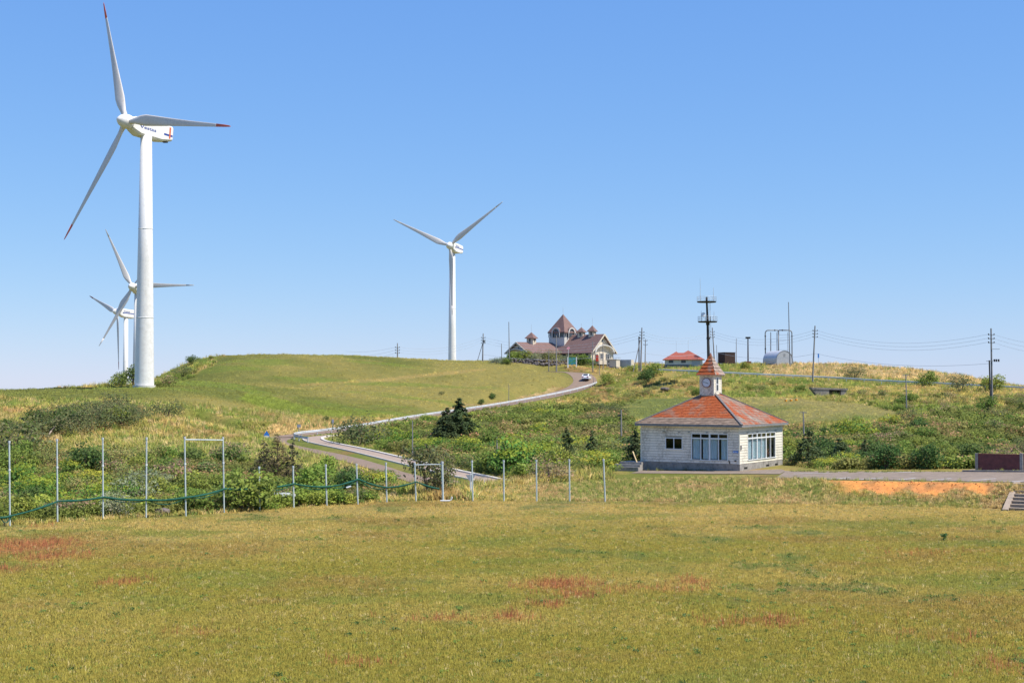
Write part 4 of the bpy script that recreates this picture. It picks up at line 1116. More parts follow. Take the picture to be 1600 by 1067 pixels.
m = MB(); m.box(1.55, 1.62, -1.0, -.05, -.15, 1.85); m.build("door", M['cream'], t_)
m = MB(); m.box(1.55, 1.62, .05, 1.0, -.15, 1.85); m.build("door", M['cream'], t_)
# red-roofed rest house
b_ = base(1068, 382)
rh = thing("red_roof_house", "low white house with twin peaked red roof on the ridge", "house", b_, -.12)
zb0 = -.3
m = MB(); m.box(-5.0, 5.1, -2.6, 2.6, zb0, .62); m.build("base", M['greybase'], rh)
m = MB(); m.box(-4.95, 5.05, -2.55, 2.55, .62, 2.0); m.build("wall", M['whitewall'], rh)
def hip(name, x0, x1, px_, hgt, z=1.95):
    m = MB(); y0, y1 = -3.1, 3.1
    m.add([(x0, y0, z - .12), (x1, y0, z - .12), (x1, y1, z - .12), (x0, y1, z - .12), (x0, y0, z), (x1, y0, z), (x1, y1, z), (x0, y1, z), (px_, 0, hgt)],
          [(3, 2, 1, 0), (0, 1, 5, 4), (1, 2, 6, 5), (2, 3, 7, 6), (3, 0, 4, 7), (4, 5, 8), (5, 6, 8), (6, 7, 8), (7, 4, 8)])
    return m.build(name, M['redroof'], rh)
hip("roof", -5.55, 1.4, -1.9, 4.15); hip("roof", -3.2, 5.65, 1.3, 4.45)
m = MB(); m.prism([(-1.9, -.0, 3.3), (-1.9, -1.5, 2.6), (1.2, -1.5, 2.6), (1.2, 0, 3.3)], (0, .01, .5)); m.build("roof_valley", M['redroof'], rh)
for x, w in ((-3.9, 1.2), (-.6, 1.2)):
    m = MB(); m.box(x, x + w, -2.6, -2.555, 1.05, 1.75); w_ = m.build("window", M['pane'], rh)
    m = MB(); m.box(x - .06, x + w + .06, -2.62, -2.602, 1.0, 1.08); m.build("sill", M['signgrey'], w_)
m = MB(); m.box(2.2, 4.4, -2.62, -2.555, .1, 1.85); m.build("shutter_door", M['metalgrey'], rh)
for x, h in ((-1.9, 7.0), (1.3, 7.2)):
    m = MB(); m.tube([(x, 0, 4.0), (x, 0, h)], .03, 5); m.build("lightning_rod", M['galv'], rh)
# brown box on legs
b_ = base(1135.5, 383)
t_ = thing("brown_water_tank_box", "dark brown ribbed box on short legs left of the siren mast", "tank box", b_, .5)
m = MB(); m.box(-1.75, 1.75, -1.5, 1.5, .35, 3.2); bd = m.build("body", M['brownbox'], t_)
for i in range(11):
    m = MB(); m.box(-1.7 + i * .33, -1.6 + i * .33, -1.54, -1.5, .4, 3.15); m.build("rib", M['brownbox'], bd)
m = MB(); m.box(-1.85, 1.85, -1.6, 1.6, 3.2, 3.32); m.build("lid", M['darkbrown'], t_)
for x in (-1.5, 1.5):
    for y in (-1.3, 1.3):
        m = MB(); m.box(x - .1, x + .1, y - .1, y + .1, -.4, .35); m.build("leg", M['dark'], t_)
# siren mast
b_ = base(1169, 378); zt = P(1169, 527, 378)[2] - b_[2]
t_ = thing("siren_mast", "dark rusty mast with a flat black siren head", "mast", b_)
m = MB(); m.tube([(0, 0, 0), (0, 0, zt - .2)], [.2, .15], 10); m.build("pole", M['darkbrown'], t_)
m = MB(); m.box(-.6, .6, -.5, .5, zt - .35, zt + .1); m.box(-.35, .35, -.55, -.5, zt - .3, zt); m.build("siren_head", M['black'], t_)
m = MB(); m.box(-.7, .7, -.6, .6, -.4, .85); m.build("base_box", M['rustrim'], t_)
# vent pipe frame
b_ = base(1217, 379); zt = P(1217, 516, 379)[2] - b_[2]
t_ = thing("pipe_frame", "tall grey pipe frame with rounded corners behind the barrel shed", "pipework", b_)
W = 3.55; r = .8
def arcp(cx_, cz_, a0, a1): return [(cx_ + r * math.cos(a0 + (a1 - a0) * i / 5), 0, cz_ + r * math.sin(a0 + (a1 - a0) * i / 5)) for i in range(6)]
m = MB(); m.tube([(-W, 0, -.6)] + arcp(-W + r, zt - r, math.pi, math.pi / 2) + [(-.1, 0, zt)], .15, 8); m.build("pipe", M['pipe'], t_, True)
m = MB(); m.tube([(W, 0, -.6)] + arcp(W - r, zt - r, 0, math.pi / 2) + [(.1, 0, zt)], .15, 8); m.build("pipe", M['pipe'], t_, True)
m = MB(); m.tube([(0, .3, -.6), (0, .3, zt + .05)], .2, 8); m.build("riser", M['pipe'], t_, True)
for x, z in ((-W, zt - 1.6), (-W, zt * .45), (W, zt - 1.6), (-1.0, zt), (1.0, zt)):
    m = MB(); 
    (m.tube([(x, 0, z - .12), (x, 0, z + .12)], .22, 8) if abs(x) > 2 else m.tube([(x - .12, 0, z), (x + .12, 0, z)], .22, 8)); m.build("pipe_flange", M['dark'], t_)
m = MB(); m.box(-W - .1, -W + .45, -.35, .1, zt * .22, zt * .30); m.build("valve", M['blue'], t_)
for x in (-1.9, -.35, 2.6):
    m = MB(); m.bar((x, .8, -.5), (x, .8, zt - .5), .13); m.build("support_post", M['signgrey'], t_)
for z in (zt - 1.2, zt - 2.6, zt - 5.2):
    m = MB(); m.bar((-.35, .8, z), (3.2, .8, z), .06); m.build("support_rail", M['signgrey'], t_)
# barrel shed
b_ = base(1226, 373)
t_ = thing("barrel_shed", "corrugated half round metal shed with a grey end wall", "shed", b_, .42)
R_ = 2.55; n_ = 20; Lb = 6.2; zc = 1.2
arc = [(R_ * math.cos(math.pi * i / n_), zc + R_ * .98 * math.sin(math.pi * i / n_)) for i in range(n_ + 1)]
arc = [(R_, -.6)] + arc + [(-R_, -.6)]
m = MB(); rows = 40
for j in range(rows + 1):
    rr = 1 + (.012 if j % 2 else 0); y = j * Lb / rows
    m.v += [(x * rr, y, z * rr) for x, z in arc]
na = len(arc)
m.f += [(j * na + i, j * na + i + 1, (j + 1) * na + i + 1, (j + 1) * na + i) for j in range(rows) for i in range(na - 1)]
m.build("barrel_roof", M['metalpale'], t_)
m = MB(); m.poly([(x, -.02, z) for x, z in arc]); m.build("end_wall", M['metalgrey'], t_)
m = MB(); m.poly([(x, Lb, z) for x, z in arc][::-1]); m.build("end_wall", M['metalgrey'], t_)
m = MB()
for (a, c) in zip(arc[:-1], arc[1:]): m.bar((a[0], -.04, a[1]), (c[0], -.04, c[1]), .12)
m.build("edge_trim", M['pipe'], t_)
m = MB(); m.box(-.25, .25, -.07, -.02, 2.2, 2.9); m.build("vent", M['pipe'], t_)

# ------------------------------------------------------------------ telecom mast behind the pavilion
b_ = base(1106, 318)
t_ = thing("telecom_mast", "dark telecom mast with two round railed platforms, behind the clock turret", "mast", b_)
ztop = P(1104, 464, 318)[2] - b_[2]; zA = P(1104, 471, 318)[2] - b_[2]; zB = P(1104, 502, 318)[2] - b_[2]
tilt_x = -.35
m = MB(); m.tube([(.3, 0, -1), (0, 0, zB), (tilt_x * .6, 0, ztop)], [.38, .26, .2], 12); m.build("pole", M['dark'], t_)
for i, z in enumerate((zB - .6, zB * .72)):
    m = MB(); m.tube([(.05 + .1 * i, 0, z - .25), (.05 + .1 * i, 0, z + .25)], .42, 10); m.build("collar", M['dark'], t_)
m = MB()
for s_ in (-.16, .16): m.bar((.75 + s_, -.1, 1), (.45 + s_, -.1, zA), .05)
k = 1.2
while k < zA:
    x = .75 - .3 * k / zA; m.bar((x - .16, -.1, k), (x + .16, -.1, k), .04); k += .45
m.build("ladder", M['galv'], t_)
for z, xo in ((zA, -.2), (zB, 0.0)):
    m = MB(); m.tube([(xo, 0, z - .25), (xo, 0, z)], [2.05, 2.2], 24); pl = m.build("platform", M['dark'], t_)
    for q in range(16):
        a = q * math.pi / 8; m = MB(); m.bar((xo + 2.15 * math.cos(a), 2.15 * math.sin(a), z), (xo + 2.15 * math.cos(a), 2.15 * math.sin(a), z + 1.05), .04); m.build("baluster", M['galv'], pl)
    for h in (.55, 1.05):
        m = MB(); ring = [(xo + 2.15 * math.cos(q * math.pi / 12), 2.15 * math.sin(q * math.pi / 12), z + h) for q in range(25)]; m.tube(ring, .022, 5, False); m.build("handrail", M['galv'], pl)
for x, z0, h in ((-1.7, zA, 5.2), (1.25, zA, 3.1), (-1.5, zB, 2.4), (1.35, zB, 2.2), (.55, zB, 1.1), (-.6, zB, 1.2)):
    m = MB(); m.tube([(x, -.6, z0), (x, -.6, z0 + .9), (x, -.6, z0 + h)], [.075, .07, .03], 6); m.build("antenna", M['galv'] if h > 2 else M['dark'], t_)
m = MB(); m.tube([(-1.05, -.75, zB + 1.45), (-1.05, -1.0, zB + 1.5)], [.5, .46], 18); m.build("dish", M['signwhite'], t_)
m = MB(); m.tube([(-.2, -.1, zA), (-.2, -.1, zA + .85)], .22, 8); m.build("top_box", M['dark'], t_)

# ------------------------------------------------------------------ poles and cables
def pole(px0, ptop, px1, pbase, r=.15, label="", D=None, arms=(), name="utility_pole", group=None, mat='concpole', cat="pole", extra=None, mind=120):
    g = PG(px1, pbase, mind) if D is None else base(px1, D)
    top = P(px0, ptop, g[1]); t = thing(name, label, cat, g, group=group)
    lt = Vector(top) - Vector(g)
    m = MB(); m.tube([(0, 0, -.4), lt], [r * 1.2, r * .75], 8); m.build("shaft", M[mat], t)
    pts = []
    for (down, w) in arms:
        c = lt + Vector((0, 0, -down)); m = MB(); m.bar(c + Vector((-w, -.1, 0)), c + Vector((w, -.1, 0)), .09); ar = m.build("cross_arm", M['pipe'], t)
        for s_ in (-1, 1):
            m = MB(); m.tube([c + Vector((s_ * w * .9, -.1, .02)), c + Vector((s_ * w * .9, -.1, .28))], .09, 6); m.build("insulator", M['dark'], ar)
        pts.append(Vector(g) + c + Vector((0, -.1, .25)))
    t['_top'] = list(Vector(g) + lt)
    return t, pts, Vector(g), lt
AR = ((1.2, .55), (1.9, .55), (2.6, .55))
GP = "concrete utility poles along the ridge"
pA, wA, *_ = pole(621, 536, 621, 560, .14, "distant utility pole above the crest of the smooth grass hill", 362, AR, group=GP)
pB, wB, gB, lB = pole(755, 521, 754, 565, .16, "braced utility pole left of the hall with a transformer", 372, AR, group=GP)
m = MB(); m.bar((-1.5, .2, -.3), lB * .68, .14); m.build("brace", M['concpole'], pB)
m = MB(); m.tube([lB * .72 + Vector((.35, 0, -.4)), lB * .72 + Vector((.35, 0, .3))], .28, 10); m.build("transformer", M['pipe'], pB)
pC, wC, gC, lC = pole(1003, 512, 1001, 580, .17, "leaning braced utility pole between the hall and the red roof house", 345, AR, group=GP)
m = MB(); m.bar((-1.9, -.3, -.4), lC * .72 + Vector((-.3, 0, 0)), .16); m.build("brace", M['concpole'], pC)
m = MB(); m.tube([(-.35, .3, -.3), (-.35, .3, lC.z * .8)], .15, 8); m.build("second_shaft", M['concpole'], pC)
pD, wD, *_ = pole(1113, 512, 1117, 566, .16, "utility pole just right of the telecom mast", 378, AR, group=GP)
pole(1119.5, 539, 1121, 566, .08, "thin pole right beside the utility pole near the brown box", 380, group=GP)
pE, wE, *_ = pole(1273.5, 509, 1269.5, 597, .17, "tall utility pole standing behind the right hand guardrail", None, AR, group=GP)
pF, wF, gF, lF = pole(1548.5, 513, 1550, 621, .17, "tallest utility pole at the right edge with stay pole and switch gear", 252, AR, group=GP)
m = MB(); m.tube([(-.35, -.2, -.3), (-.5, -.2, lF.z * .6)], .13, 8); m.build("stay_shaft", M['dark'], pF)
m = MB(); m.bar(lF * .59 + Vector((-1.0, -.2, 0)), lF * .59 + Vector((.2, -.2, 0)), .08); m.bar(lF * .6 + Vector((.2, -.2, 0)), lF * .6 + Vector((1.3, -.2, 0)), .1); m.bar(lF * .74 + Vector((.1, -.2, 0)), lF * .74 + Vector((1.4, -.2, 0)), .07); m.build("cross_arm", M['pipe'], pF)
for x in (.45, .8, 1.2):
    m = MB(); m.tube([lF * .6 + Vector((x, -.2, -.25)), lF * .6 + Vector((x, -.2, .2))], .14, 7); m.build("switch_gear", M['dark'], pF)
pG_, wG, *_ = pole(1008.5, 530, 1008, 563, .13, "thin pole with brackets behind the braced utility pole", 392, ((.5, .5), (1.6, .5)), group=GP)
for a in [(795, 503, 796, 556, .11, "tall thin flag pole at the left end of the hall", 368), (783.5, 537, 784, 568, .10, "short thin pole left of the boulder wall", 366), (869, 524, 869.5, 571, .15, "grey pole in front of the hall's glazed tower", 360),
          (857.5, 546, 857.5, 571, .09, "short thin pole in front of the boulder wall", 361),
          (926, 533, 926.5, 572, .12, "grey pole before the hall's right roof", 358), (942, 533, 942.5, 566, .11, "grey pole before the hall's right gable", 364), (936.5, 543, 936.5, 583, .06, "thin pole by the hall's terrace wall", 350),
          (1150.5, 529, 1150.5, 568, .09, "thin dark pole right of the brown box", 378), (1204, 519, 1204, 555, .09, "thin pole behind the barrel shed", 384)]:
    pole(a[0], a[1], a[2], a[3], a[4], a[5], a[6], name="thin_pole", group="thin grey poles around the hilltop buildings")
for a in [(927, 590, 927.5, 603.5, .07, "short roadside pole on the outside of the upper bend"), (945.5, 584, 946, 600, .06, "thin roadside pole right of the upper bend"), (795, 600, 795, 632, .06, "thin roadside pole half way down the long guardrail"), (728, 634, 728, 648, .05, "short thin pole behind the two dark conifers"),
          (1415.5, 585, 1416.5, 641, .11, "wooden pole standing amid the right hand scrub"), (1255, 643, 1256.5, 692, .11, "dark wooden pole rising from bushes right of the pavilion"),
          (970.5, 640, 971, 697, .10, "grey lamp pole in the bushes left of the pavilion"), (644.5, 657, 644.5, 716, .07, "slim grey pole left of the dark conifers"), (776.5, 683, 777, 738, .08, "slim grey pole in the yellow green bushes")]:
    t_, _, g_, l_ = pole(a[0], a[1], a[2], a[3], a[4], a[5], None, name="roadside_pole", group="slim poles standing in the scrub", mind=110)
    if a[0] == 970.5:
        m = MB(); m.box(-.5, -.12, -.15, .15, l_.z - .85, l_.z - .65); m.build("lamp_head", M['black'], t_)
    if a[0] in (1415.5, 1255):
        m = MB(); m.bar(l_ + Vector((-.55, 0, -.12)), l_ + Vector((.55, 0, -.12)), .1); m.build("cross_arm", M['concpole'], t_)
pole(1232, 472, 1234.5, 573, .13, "tall white and black antenna mast in front of the barrel shed", 366, name="antenna_mast", cat="mast", mat='pipe')
b_ = base(1279, 366); t_ = thing("blue_marker", "small blue sign on a short post on the tan crest", "sign", b_); zz = P(1279, 553, 366)[2] - b_[2]
m = MB(); m.tube([(0, 0, -.2), (0, 0, zz)], .05, 6); m.build("post", M['signgrey'], t_); m = MB(); m.box(-.18, .18, -.06, -.02, zz - 1.0, zz + .1); m.build("plate", M['signblue'], t_)
def cable(a, b_, sag, label, r=.022):
    a, b_ = Vector(a), Vector(b_); pts = []
    for i in range(15):
        u = i / 14; p = a.lerp(b_, u); p.z -= sag * 4 * u * (1 - u); pts.append(p)
    m = MB(); m.tube(pts, r, 4); o = m.build("power_cable", M['wire']); tag(o, label, "cable", "power cables strung between the poles")
wFF = [Vector(P(1760, 520 + 9 * i, 235)) for i in range(3)]
wL = [Vector(P(540, 549 + 8 * i, 400)) for i in range(3)]
for (A_, B_, sg, nm) in ((wL, wA, .6, "left of the distant pole on the grass hill"), (wA, wB, 1.6, "from the grass hill pole to the braced pole"), (wB, wC, 3.0, "passing behind the hilltop hall"), (wC, wD, 1.8, "over the red roof house"),
                          (wD, wE, 2.2, "right of the telecom mast above the barrel shed"), (wE, wF, 2.3, "between the two tall poles on the right"), (wF, wFF, 2.0, "leaving the tallest pole past the right edge")):
    for k, w_ in enumerate(("topmost", "middle", "lowest")):
        cable(A_[k], B_[k], sg, f"{w_} of three thin cables {nm}")
for (A_, B_, dz, sg, nm) in ((pC, pD, -6.0, 1.2, "over the red roof house"), (pD, pE, -6.3, 1.5, "behind the barrel shed"), (pE, pF, -6.2, 1.4, "low between the two tall right hand poles"), (pB, pC, -5.5, 1.8, "low behind the hall")):
    a = Vector(A_['_top']) + Vector((0, 0, dz)); c = Vector(B_['_top']) + Vector((0, 0, dz)); cable(a, c, sg, "single lower cable " + nm, .028)
for o in [pA, pB, pC, pD, pE, pF, pG_]: pass
for o in list(scene.objects):
    if '_top' in o.keys(): del o['_top']

# ------------------------------------------------------------------ guardrails
def guardrail(label, pts, step=4.0, mat='railw', hgt=.78, side=1, base_off=0.0):
    L = catmull(pts, 8); d = np.r_[0, np.cumsum(np.hypot(*np.diff(L[:, :2], axis=0).T))]
    n = int(d[-1] / 1.0); s = np.linspace(0, d[-1], n + 1); L = np.stack([np.interp(s, d, L[:, i]) for i in range(3)], 1)
    Z = height(L[:, 0], L[:, 1]) + base_off; Z = np.convolve(np.pad(Z, 6, mode='edge'), np.ones(13) / 13, 'valid')
    t = thing("guardrail", label, "guardrail", (L[0, 0], L[0, 1], Z[0])); o0 = Vector((L[0, 0], L[0, 1], Z[0]))
    prof = [(0, -.17), (.05, -.13), (.05, -.05), (0, -.01), (0, .01), (.05, .05), (.05, .13), (0, .17)]
    vs = []; 
    for i in range(n + 1):
        a = L[min(i + 1, n)] - L[max(i - 1, 0)]; a = a[:2] / np.hypot(*a[:2]); nn = np.array([a[1], -a[0]]) * side
        for (o, z) in prof: vs.append((L[i, 0] + nn[0] * (o + .08) - o0.x, L[i, 1] + nn[1] * (o + .08) - o0.y, Z[i] + hgt - .17 + z - o0.z))
    k = len(prof); fs = [(i * k + j, i * k + j + 1, (i + 1) * k + j + 1, (i + 1) * k + j) for i in range(n) for j in range(k - 1)]
    m = MB(); m.add(vs, fs); m.build("rail_beam", M[mat], t)
    pm = None
    for q in np.arange(0, d[-1], step):
        x, y = np.interp(q, s, L[:, 0]), np.interp(q, s, L[:, 1]); z = np.interp(q, s, Z)
        if pm is None:
            pm = MB().tube([(0, 0, -.4), (0, 0, hgt)], .07, 8).build("post", M['galv'], t); o = pm
        else: o = link("post", pm.data, t)
        o.location = (x - o0.x, y - o0.y, z - o0.z)
    return t
rp = [P(*q) for q in [(481,693,193.5),(470,691,196),(460,687.5,201),(460,684,205.5),(475,680.8,209.5),(500,678,213),(560,670.5,224.5),(640,656.5,248.5),(700,647.4,264.5),(760,638.4,281.5),(850,622.6,307.5),(897,612,322),(924,604.2,331),(932,599,336)]]
guardrail("long pale guardrail from the hairpin up along the road to the bend", rp, 4.0)
rp2 = [P(*q) for q in [(1026,583,336),(1060,584.3,334),(1100,586,331),(1200,590,328),(1300,594.3,325),(1400,600.3,318),(1500,605.5,308),(1600,610.5,298),(1750,618,282)]]
guardrail("blue grey guardrail crossing the scrub slope below the tan crest", rp2, 4.0, 'galv', .85)
t_ = thing("ridge_railing", "low thin railing on the skyline left of the red roof house", "railing", base(1010, 390)); zr = t_.location.z
xs = [P(1010 + 5 * i, 600, 390)[0] for i in range(6)]
m = MB(); m.bar((xs[0] - t_.location.x, 0, 1.15), (xs[-1] - t_.location.x, 0, 1.15), .07); m.bar((xs[0] - t_.location.x, 0, .7), (xs[-1] - t_.location.x, 0, .7), .05); m.build("rail", M['signgrey'], t_)
for x in xs:
    m = MB(); m.bar((x - t_.location.x, 0, -.5), (x - t_.location.x, 0, 1.2), .1); m.build("post", M['signgrey'], t_)

# ------------------------------------------------------------------ white car on the bend
cg = PG(916.5, 594.5, 300)
car = thing("white_car", "white car seen from behind on the upper bend of the road", "car", (cg[0], cg[1], cg[2] + .06), math.radians(-12))
side_p = [(-2.05, .30), (-2.1, .62), (-2.0, .95), (-1.75, 1.02), (-1.35, 1.42), (-.4, 1.5), (.35, 1.42), (1.05, 1.0), (1.9, .86), (2.1, .6), (2.1, .3)]
m = MB(); secs = [(-.84, .94), (-.80, 1.0), (.80, 1.0), (.84, .94)]; rows = []
for x, k in secs:
    rows.append([(x * (0.82 if z > 1.1 else 1.0), y * (1 if abs(x) < .82 else .985), z if z < 1.1 else z - (.03 if abs(x) > .82 else 0)) for y, z in side_p])
n_ = len(side_p); vs = [p for r_ in rows for p in r_]
m.add(vs, [(j * n_ + i, j * n_ + i + 1, (j + 1) * n_ + i + 1, (j + 1) * n_ + i) for j in range(3) for i in range(n_ - 1)] + [tuple(range(n_))[::-1], tuple(range(3 * n_, 4 * n_)), (0, n_, 2 * n_, 3 * n_, 4 * n_ - 1, 3 * n_ - 1, 2 * n_ - 1, n_ - 1)])
m.build("body", M['carwhite'], car)
m = MB(); m.quad((-.60, -1.70, 1.08), (.60, -1.70, 1.08), (.52, -1.37, 1.42), (-.52, -1.37, 1.42)); o = m.build("rear_window", M['pane'], car); o.location = (0, -.03, .02)
for s_ in (-1, 1):
    m = MB(); m.quad((s_ * .86, -1.5, 1.04), (s_ * .86, .8, 1.04), (s_ * .70, .25, 1.38), (s_ * .70, -1.2, 1.38)); m.build("side_window", M['pane'], car)
    m = MB(); m.box(s_ * .58 - .2, s_ * .58 + .2, -2.12, -2.06, .68, .88); m.build("tail_lamp", M['redlamp'], car)
    for y in (-1.3, 1.3):
        m = MB(); m.tube([(s_ * .66, y, .31), (s_ * .86, y, .31)], .31, 14); wh = m.build("wheel", M['rubber'], car); m = MB(); m.tube([(s_ * .865, y, .31), (s_ * .87, y, .31)], .19, 10); m.build("rim", M['galv'], wh)
    m = MB(); m.box(s_ * .95 - .1, s_ * .95 + .1, .75, .9, 1.0, 1.14); m.build("mirror", M['carwhite'], car)
m = MB(); m.box(-.75, .75, -2.14, -2.05, .34, .52); m.build("bumper", M['carwhite'], car)
m = MB(); m.box(-.75, .75, -2.1, -1.9, .2, .34); m.build("underside", M['rubber'], car)
m = MB(); m.box(-.17, .17, -2.16, -2.145, .55, .70); m.build("number_plate", M['signwhite'], car)

# ------------------------------------------------------------------ road signs, small things
def signpost(px, ptop, pbase, label, shape, mat, D=None, r=.045, size=.5, postmat='signwhite', mind=110):
    g = PG(px, pbase, mind) if D is None else base(px, D); zt = P(px, ptop, g[1])[2] - g[2]
    t = thing("road_sign", label, "road sign", g)
    m = MB(); m.tube([(0, 0, -.3), (0, 0, zt)], r, 8); m.build("post", M[postmat], t)
    m = MB(); m.prism([(x * size, -.06, zt + z * size) for x, z in shape], (0, .03, 0)); return t, zt, m.build("plate", M[mat], t)
HOUSE = [(-.5, -1.3), (.5, -1.3), (.5, -.6), (0, .1), (-.5, -.6)]
t_, zt, pl = signpost(416.5, 674, 687, "small blue house shaped sign at the mouth of the side road", HOUSE, 'signblue', None, .06, .8)
m = MB(); m.box(-.35, .35, -.075, -.062, zt - 1.0, zt - .6); m.build("print", M['signwhite'], pl)
signpost(467, 663, 679, "grey square sign at the back of the hairpin", [(-.5, -.8), (.5, -.8), (.5, 0), (-.5, 0)], 'signgrey', None, .05, .55, 'signgrey')
signpost(520, 655, 672, "narrow dark grey sign behind the hairpin guardrail", [(-.3, -1.0), (.3, -1.0), (.3, 0), (-.3, 0)], 'signgrey', None, .05, .55, 'signgrey')
t_, zt, pl = signpost(735.5, 739.5, 775, "white post with a downward grey triangle sign seen from behind by the path", [(-.6, -.15), (.6, -.15), (0, -1.05)], 'signgrey', 114.5, .065, .68)
g = PG(1236, 627, 220)
for i, x in enumerate((-.95, 0, .95)):
    q = (g[0] + x, g[1], H1(g[0] + x, g[1]))
    o = MB().tube([(0, 0, -.05), (0, 0, .1), (0, 0, .55), (0, 0, .62)], [.36, .38, .40, .36], 14).build("orange_drum", M['bucket'], loc=q); o.scale = (.62, .62, .62)
    m = MB(); m.tube([(0, 0, .62), (0, 0, .67)], .37, 14); m.build("lid", M['sorrel'], o)
    tag(o, ("leftmost", "middle", "rightmost")[i] + " of three small orange drums on the meadow", "drum", "orange drums in a row on the meadow")
# culvert portal in the slope
g = PG(1293, 618, 250); zt = P(1293, 604.5, g[1] - 2.5)[2] - g[2]
t_ = thing("culvert_portal", "grey concrete culvert portal set into the slope below the guardrail", "culvert", (g[0], g[1] - 2.5, g[2] - .1), .05)
m = MB(); m.prism([(-3.7, 0, zt), (3.6, 0, zt - .2), (3.6, 0, zt - .55), (-3.6, 0, zt - .35)], (0, 2.5, 0)); m.build("lintel", M['concgrey'], t_)
m = MB(); m.prism([(-3.6, .1, zt - .36), (-.2, .1, zt - .4), (-.2, .1, -.6), (-2.0, .1, -.6)], (0, 2, 0)); m.build("wing_wall", M['concgrey'], t_)
m = MB(); m.box(-.2, 2.2, 1.2, 1.3, -.6, zt - .4); m.build("opening", M['black'], t_)
m = MB(); m.box(2.2, 3.3, .1, 2.0, -.6, zt - .5); m.build("side_wall", M['concgrey'], t_)
# white pipe bend and pale boards by the fence
g = (P(697, 775, 110.6)[0], 110.6, 0.0)
o = MB().tube([(-.55, 0, .12), (-.1, 0, .12), (.1, 0, .13)] + [(.1 + .25 * math.sin(a), 0, .36 - .25 * math.cos(a)) for a in (.3, .8, 1.4, 1.9)] + [(.28, 0, .05)][:0], .055, 8).build("white_pipe", M['pipewhite'], loc=(g[0] + .1, g[1], H1(g[0], g[1]))); tag(o, "white bent drain pipe lying beside the net frame", "pipe")
g = (P(446, 764, 106.5)[0], 106.5)
o = MB().box(-.85, .35, -.1, .1, .9, 1.02).box(-.2, .75, -.3, .0, .78, .92).build("pale_board", M['signwhite'], loc=(*g, H1(*g))); tag(o, "pale board lying in the bushes behind the rolled net", "board")
o = MB().bar((0, 0, 0), (.35, .1, .1), .35, .06).build("pale_board", M['signwhite'], loc=(P(541, 755, 109.5)[0], 109.5, H1(P(541, 755, 109.5)[0], 109.5) + 1.2)); tag(o, "small white scrap board behind the net left of its highest tie", "board")
o = link("brown_rock", rock_mesh("brown_rock", 91, M['rock'], (1.3, .8, .6)), None, (P(254, 800, 99.8)[0], 99.8, H1(P(254, 800, 99.8)[0], 99.8) + .25)); o.scale = (.5, .5, .5); tag(o, "pinkish brown rock at the foot of the bushes near the tall frame", "rock")

# ------------------------------------------------------------------ ball-net fence
FP = [(14.5,690,18,821),(89,687,92,815),(160.5,685,163,811.5),(229,684.5,230,808.5),(288.5,683.5,292,806.5),(348.5,684,351.5,800.5),(405,730,407,796),(458,729,460,793),(509,726.5,511.5,790),(557,725.5,560,787.5),(603,723.5,605,784),(648,723.5,650.5,782.5),(691,722,692.5,782),(737.5,720.5,739,782),(787,720,787.5,782),(838,719.5,838.5,783),(889.5,718.5,890,783),(943,718,945.5,783.5)]
ordi = "first second third fourth fifth sixth seventh eighth ninth tenth eleventh twelfth thirteenth fourteenth fifteenth sixteenth seventeenth eighteenth nineteenth twentieth".split()
tops = []; feet = []
for i, (xt, yt, xb, yb) in enumerate(FP):
    D = CAMH / max((yb - HZ) / F, 1e-3) ; x = P(xb, 600, D)[0]
    for _ in range(3):
        D = (CAMH - H1(x, D)) / ((yb - HZ) / F); x = P(xb, 600, D)[0]
    z0 = H1(x, D); tp = Vector(P(xt, yt, D)); g = Vector((x, D, z0)); feet.append(g); tops.append(tp)
    tall = i < 6
    t_ = thing("fence_post", f"{'tall' if tall else 'short'} grey steel net post, {ordi[i] if tall else ordi[i - 6]} {'tall' if tall else 'short'} one from the left", "fence post", g, group="steel posts of the ball net")
    r = .052 if tall else .058
    if i == 12: r = .085
    l = tp - g; m = MB(); m.tube([(0, 0, -.3), l], r, 10); m.build("shaft", M['post'], t_)
    m = MB(); m.tube([l + Vector((0, 0, -.10)), l + Vector((0, 0, .06))], r + .022, 10); m.build("cap", M['galv'], t_)
    if tall:
        c = l * .665; m = MB(); m.tube([c - Vector((0, 0, .05)), c + Vector((0, 0, .06))], r + .02, 10); m.build("collar", M['signwhite'], t_)
for a, b2, lab in ((4, 5, "crossbar joining the two right hand tall net posts"), (11, 12, "crossbar joining two short net posts into a low frame")):
    o = MB().tube([tops[a] + Vector((0, 0, -.14)), tops[b2] + Vector((0, 0, -.16))], .05, 10).build("crossbar", M['post']); tag(o, lab, "crossbar")
NETY = [(-60, 818), (0, 808.5), (18, 805.5), (92, 782.5), (163, 776.5), (230, 781), (292, 777), (351.5, 763.5), (407, 762), (460, 755.5), (511.5, 760.5), (560, 748.5), (605, 761.5), (650.5, 752.5), (692.5, 764.5)]
pts = []
nx_ = np.array([q[0] for q in NETY], float); nyy = np.array([q[1] for q in NETY], float)
fx = np.array([-60, 0] + [q[2] for q in FP[:13]]); fd = np.array([88.6, 91.0] + [f.y for f in feet[:13]])
for a in range(len(NETY) - 1):
    for j in range(7):
        u = j / 7; x = nx_[a] * (1 - u) + nx_[a + 1] * u; sag = 1.9 * math.sin(u * math.pi) * (1 if a > 1 else .4); y = nyy[a] * (1 - u) + nyy[a + 1] * u + sag
        pts.append(Vector(P(x, y, float(np.interp(x, fx, fd)) - .09)))
nt_ = thing("rolled_net", "long green rolled ball net tied along the posts", "net", pts[len(pts) // 2])
o0 = pts[len(pts) // 2]; rng = random.Random(8)
m = MB(); m.tube([p - o0 for p in pts], [.068 + rng.uniform(-.018, .025) for _ in pts], 8); m.build("net_roll", M['net'], nt_, True)
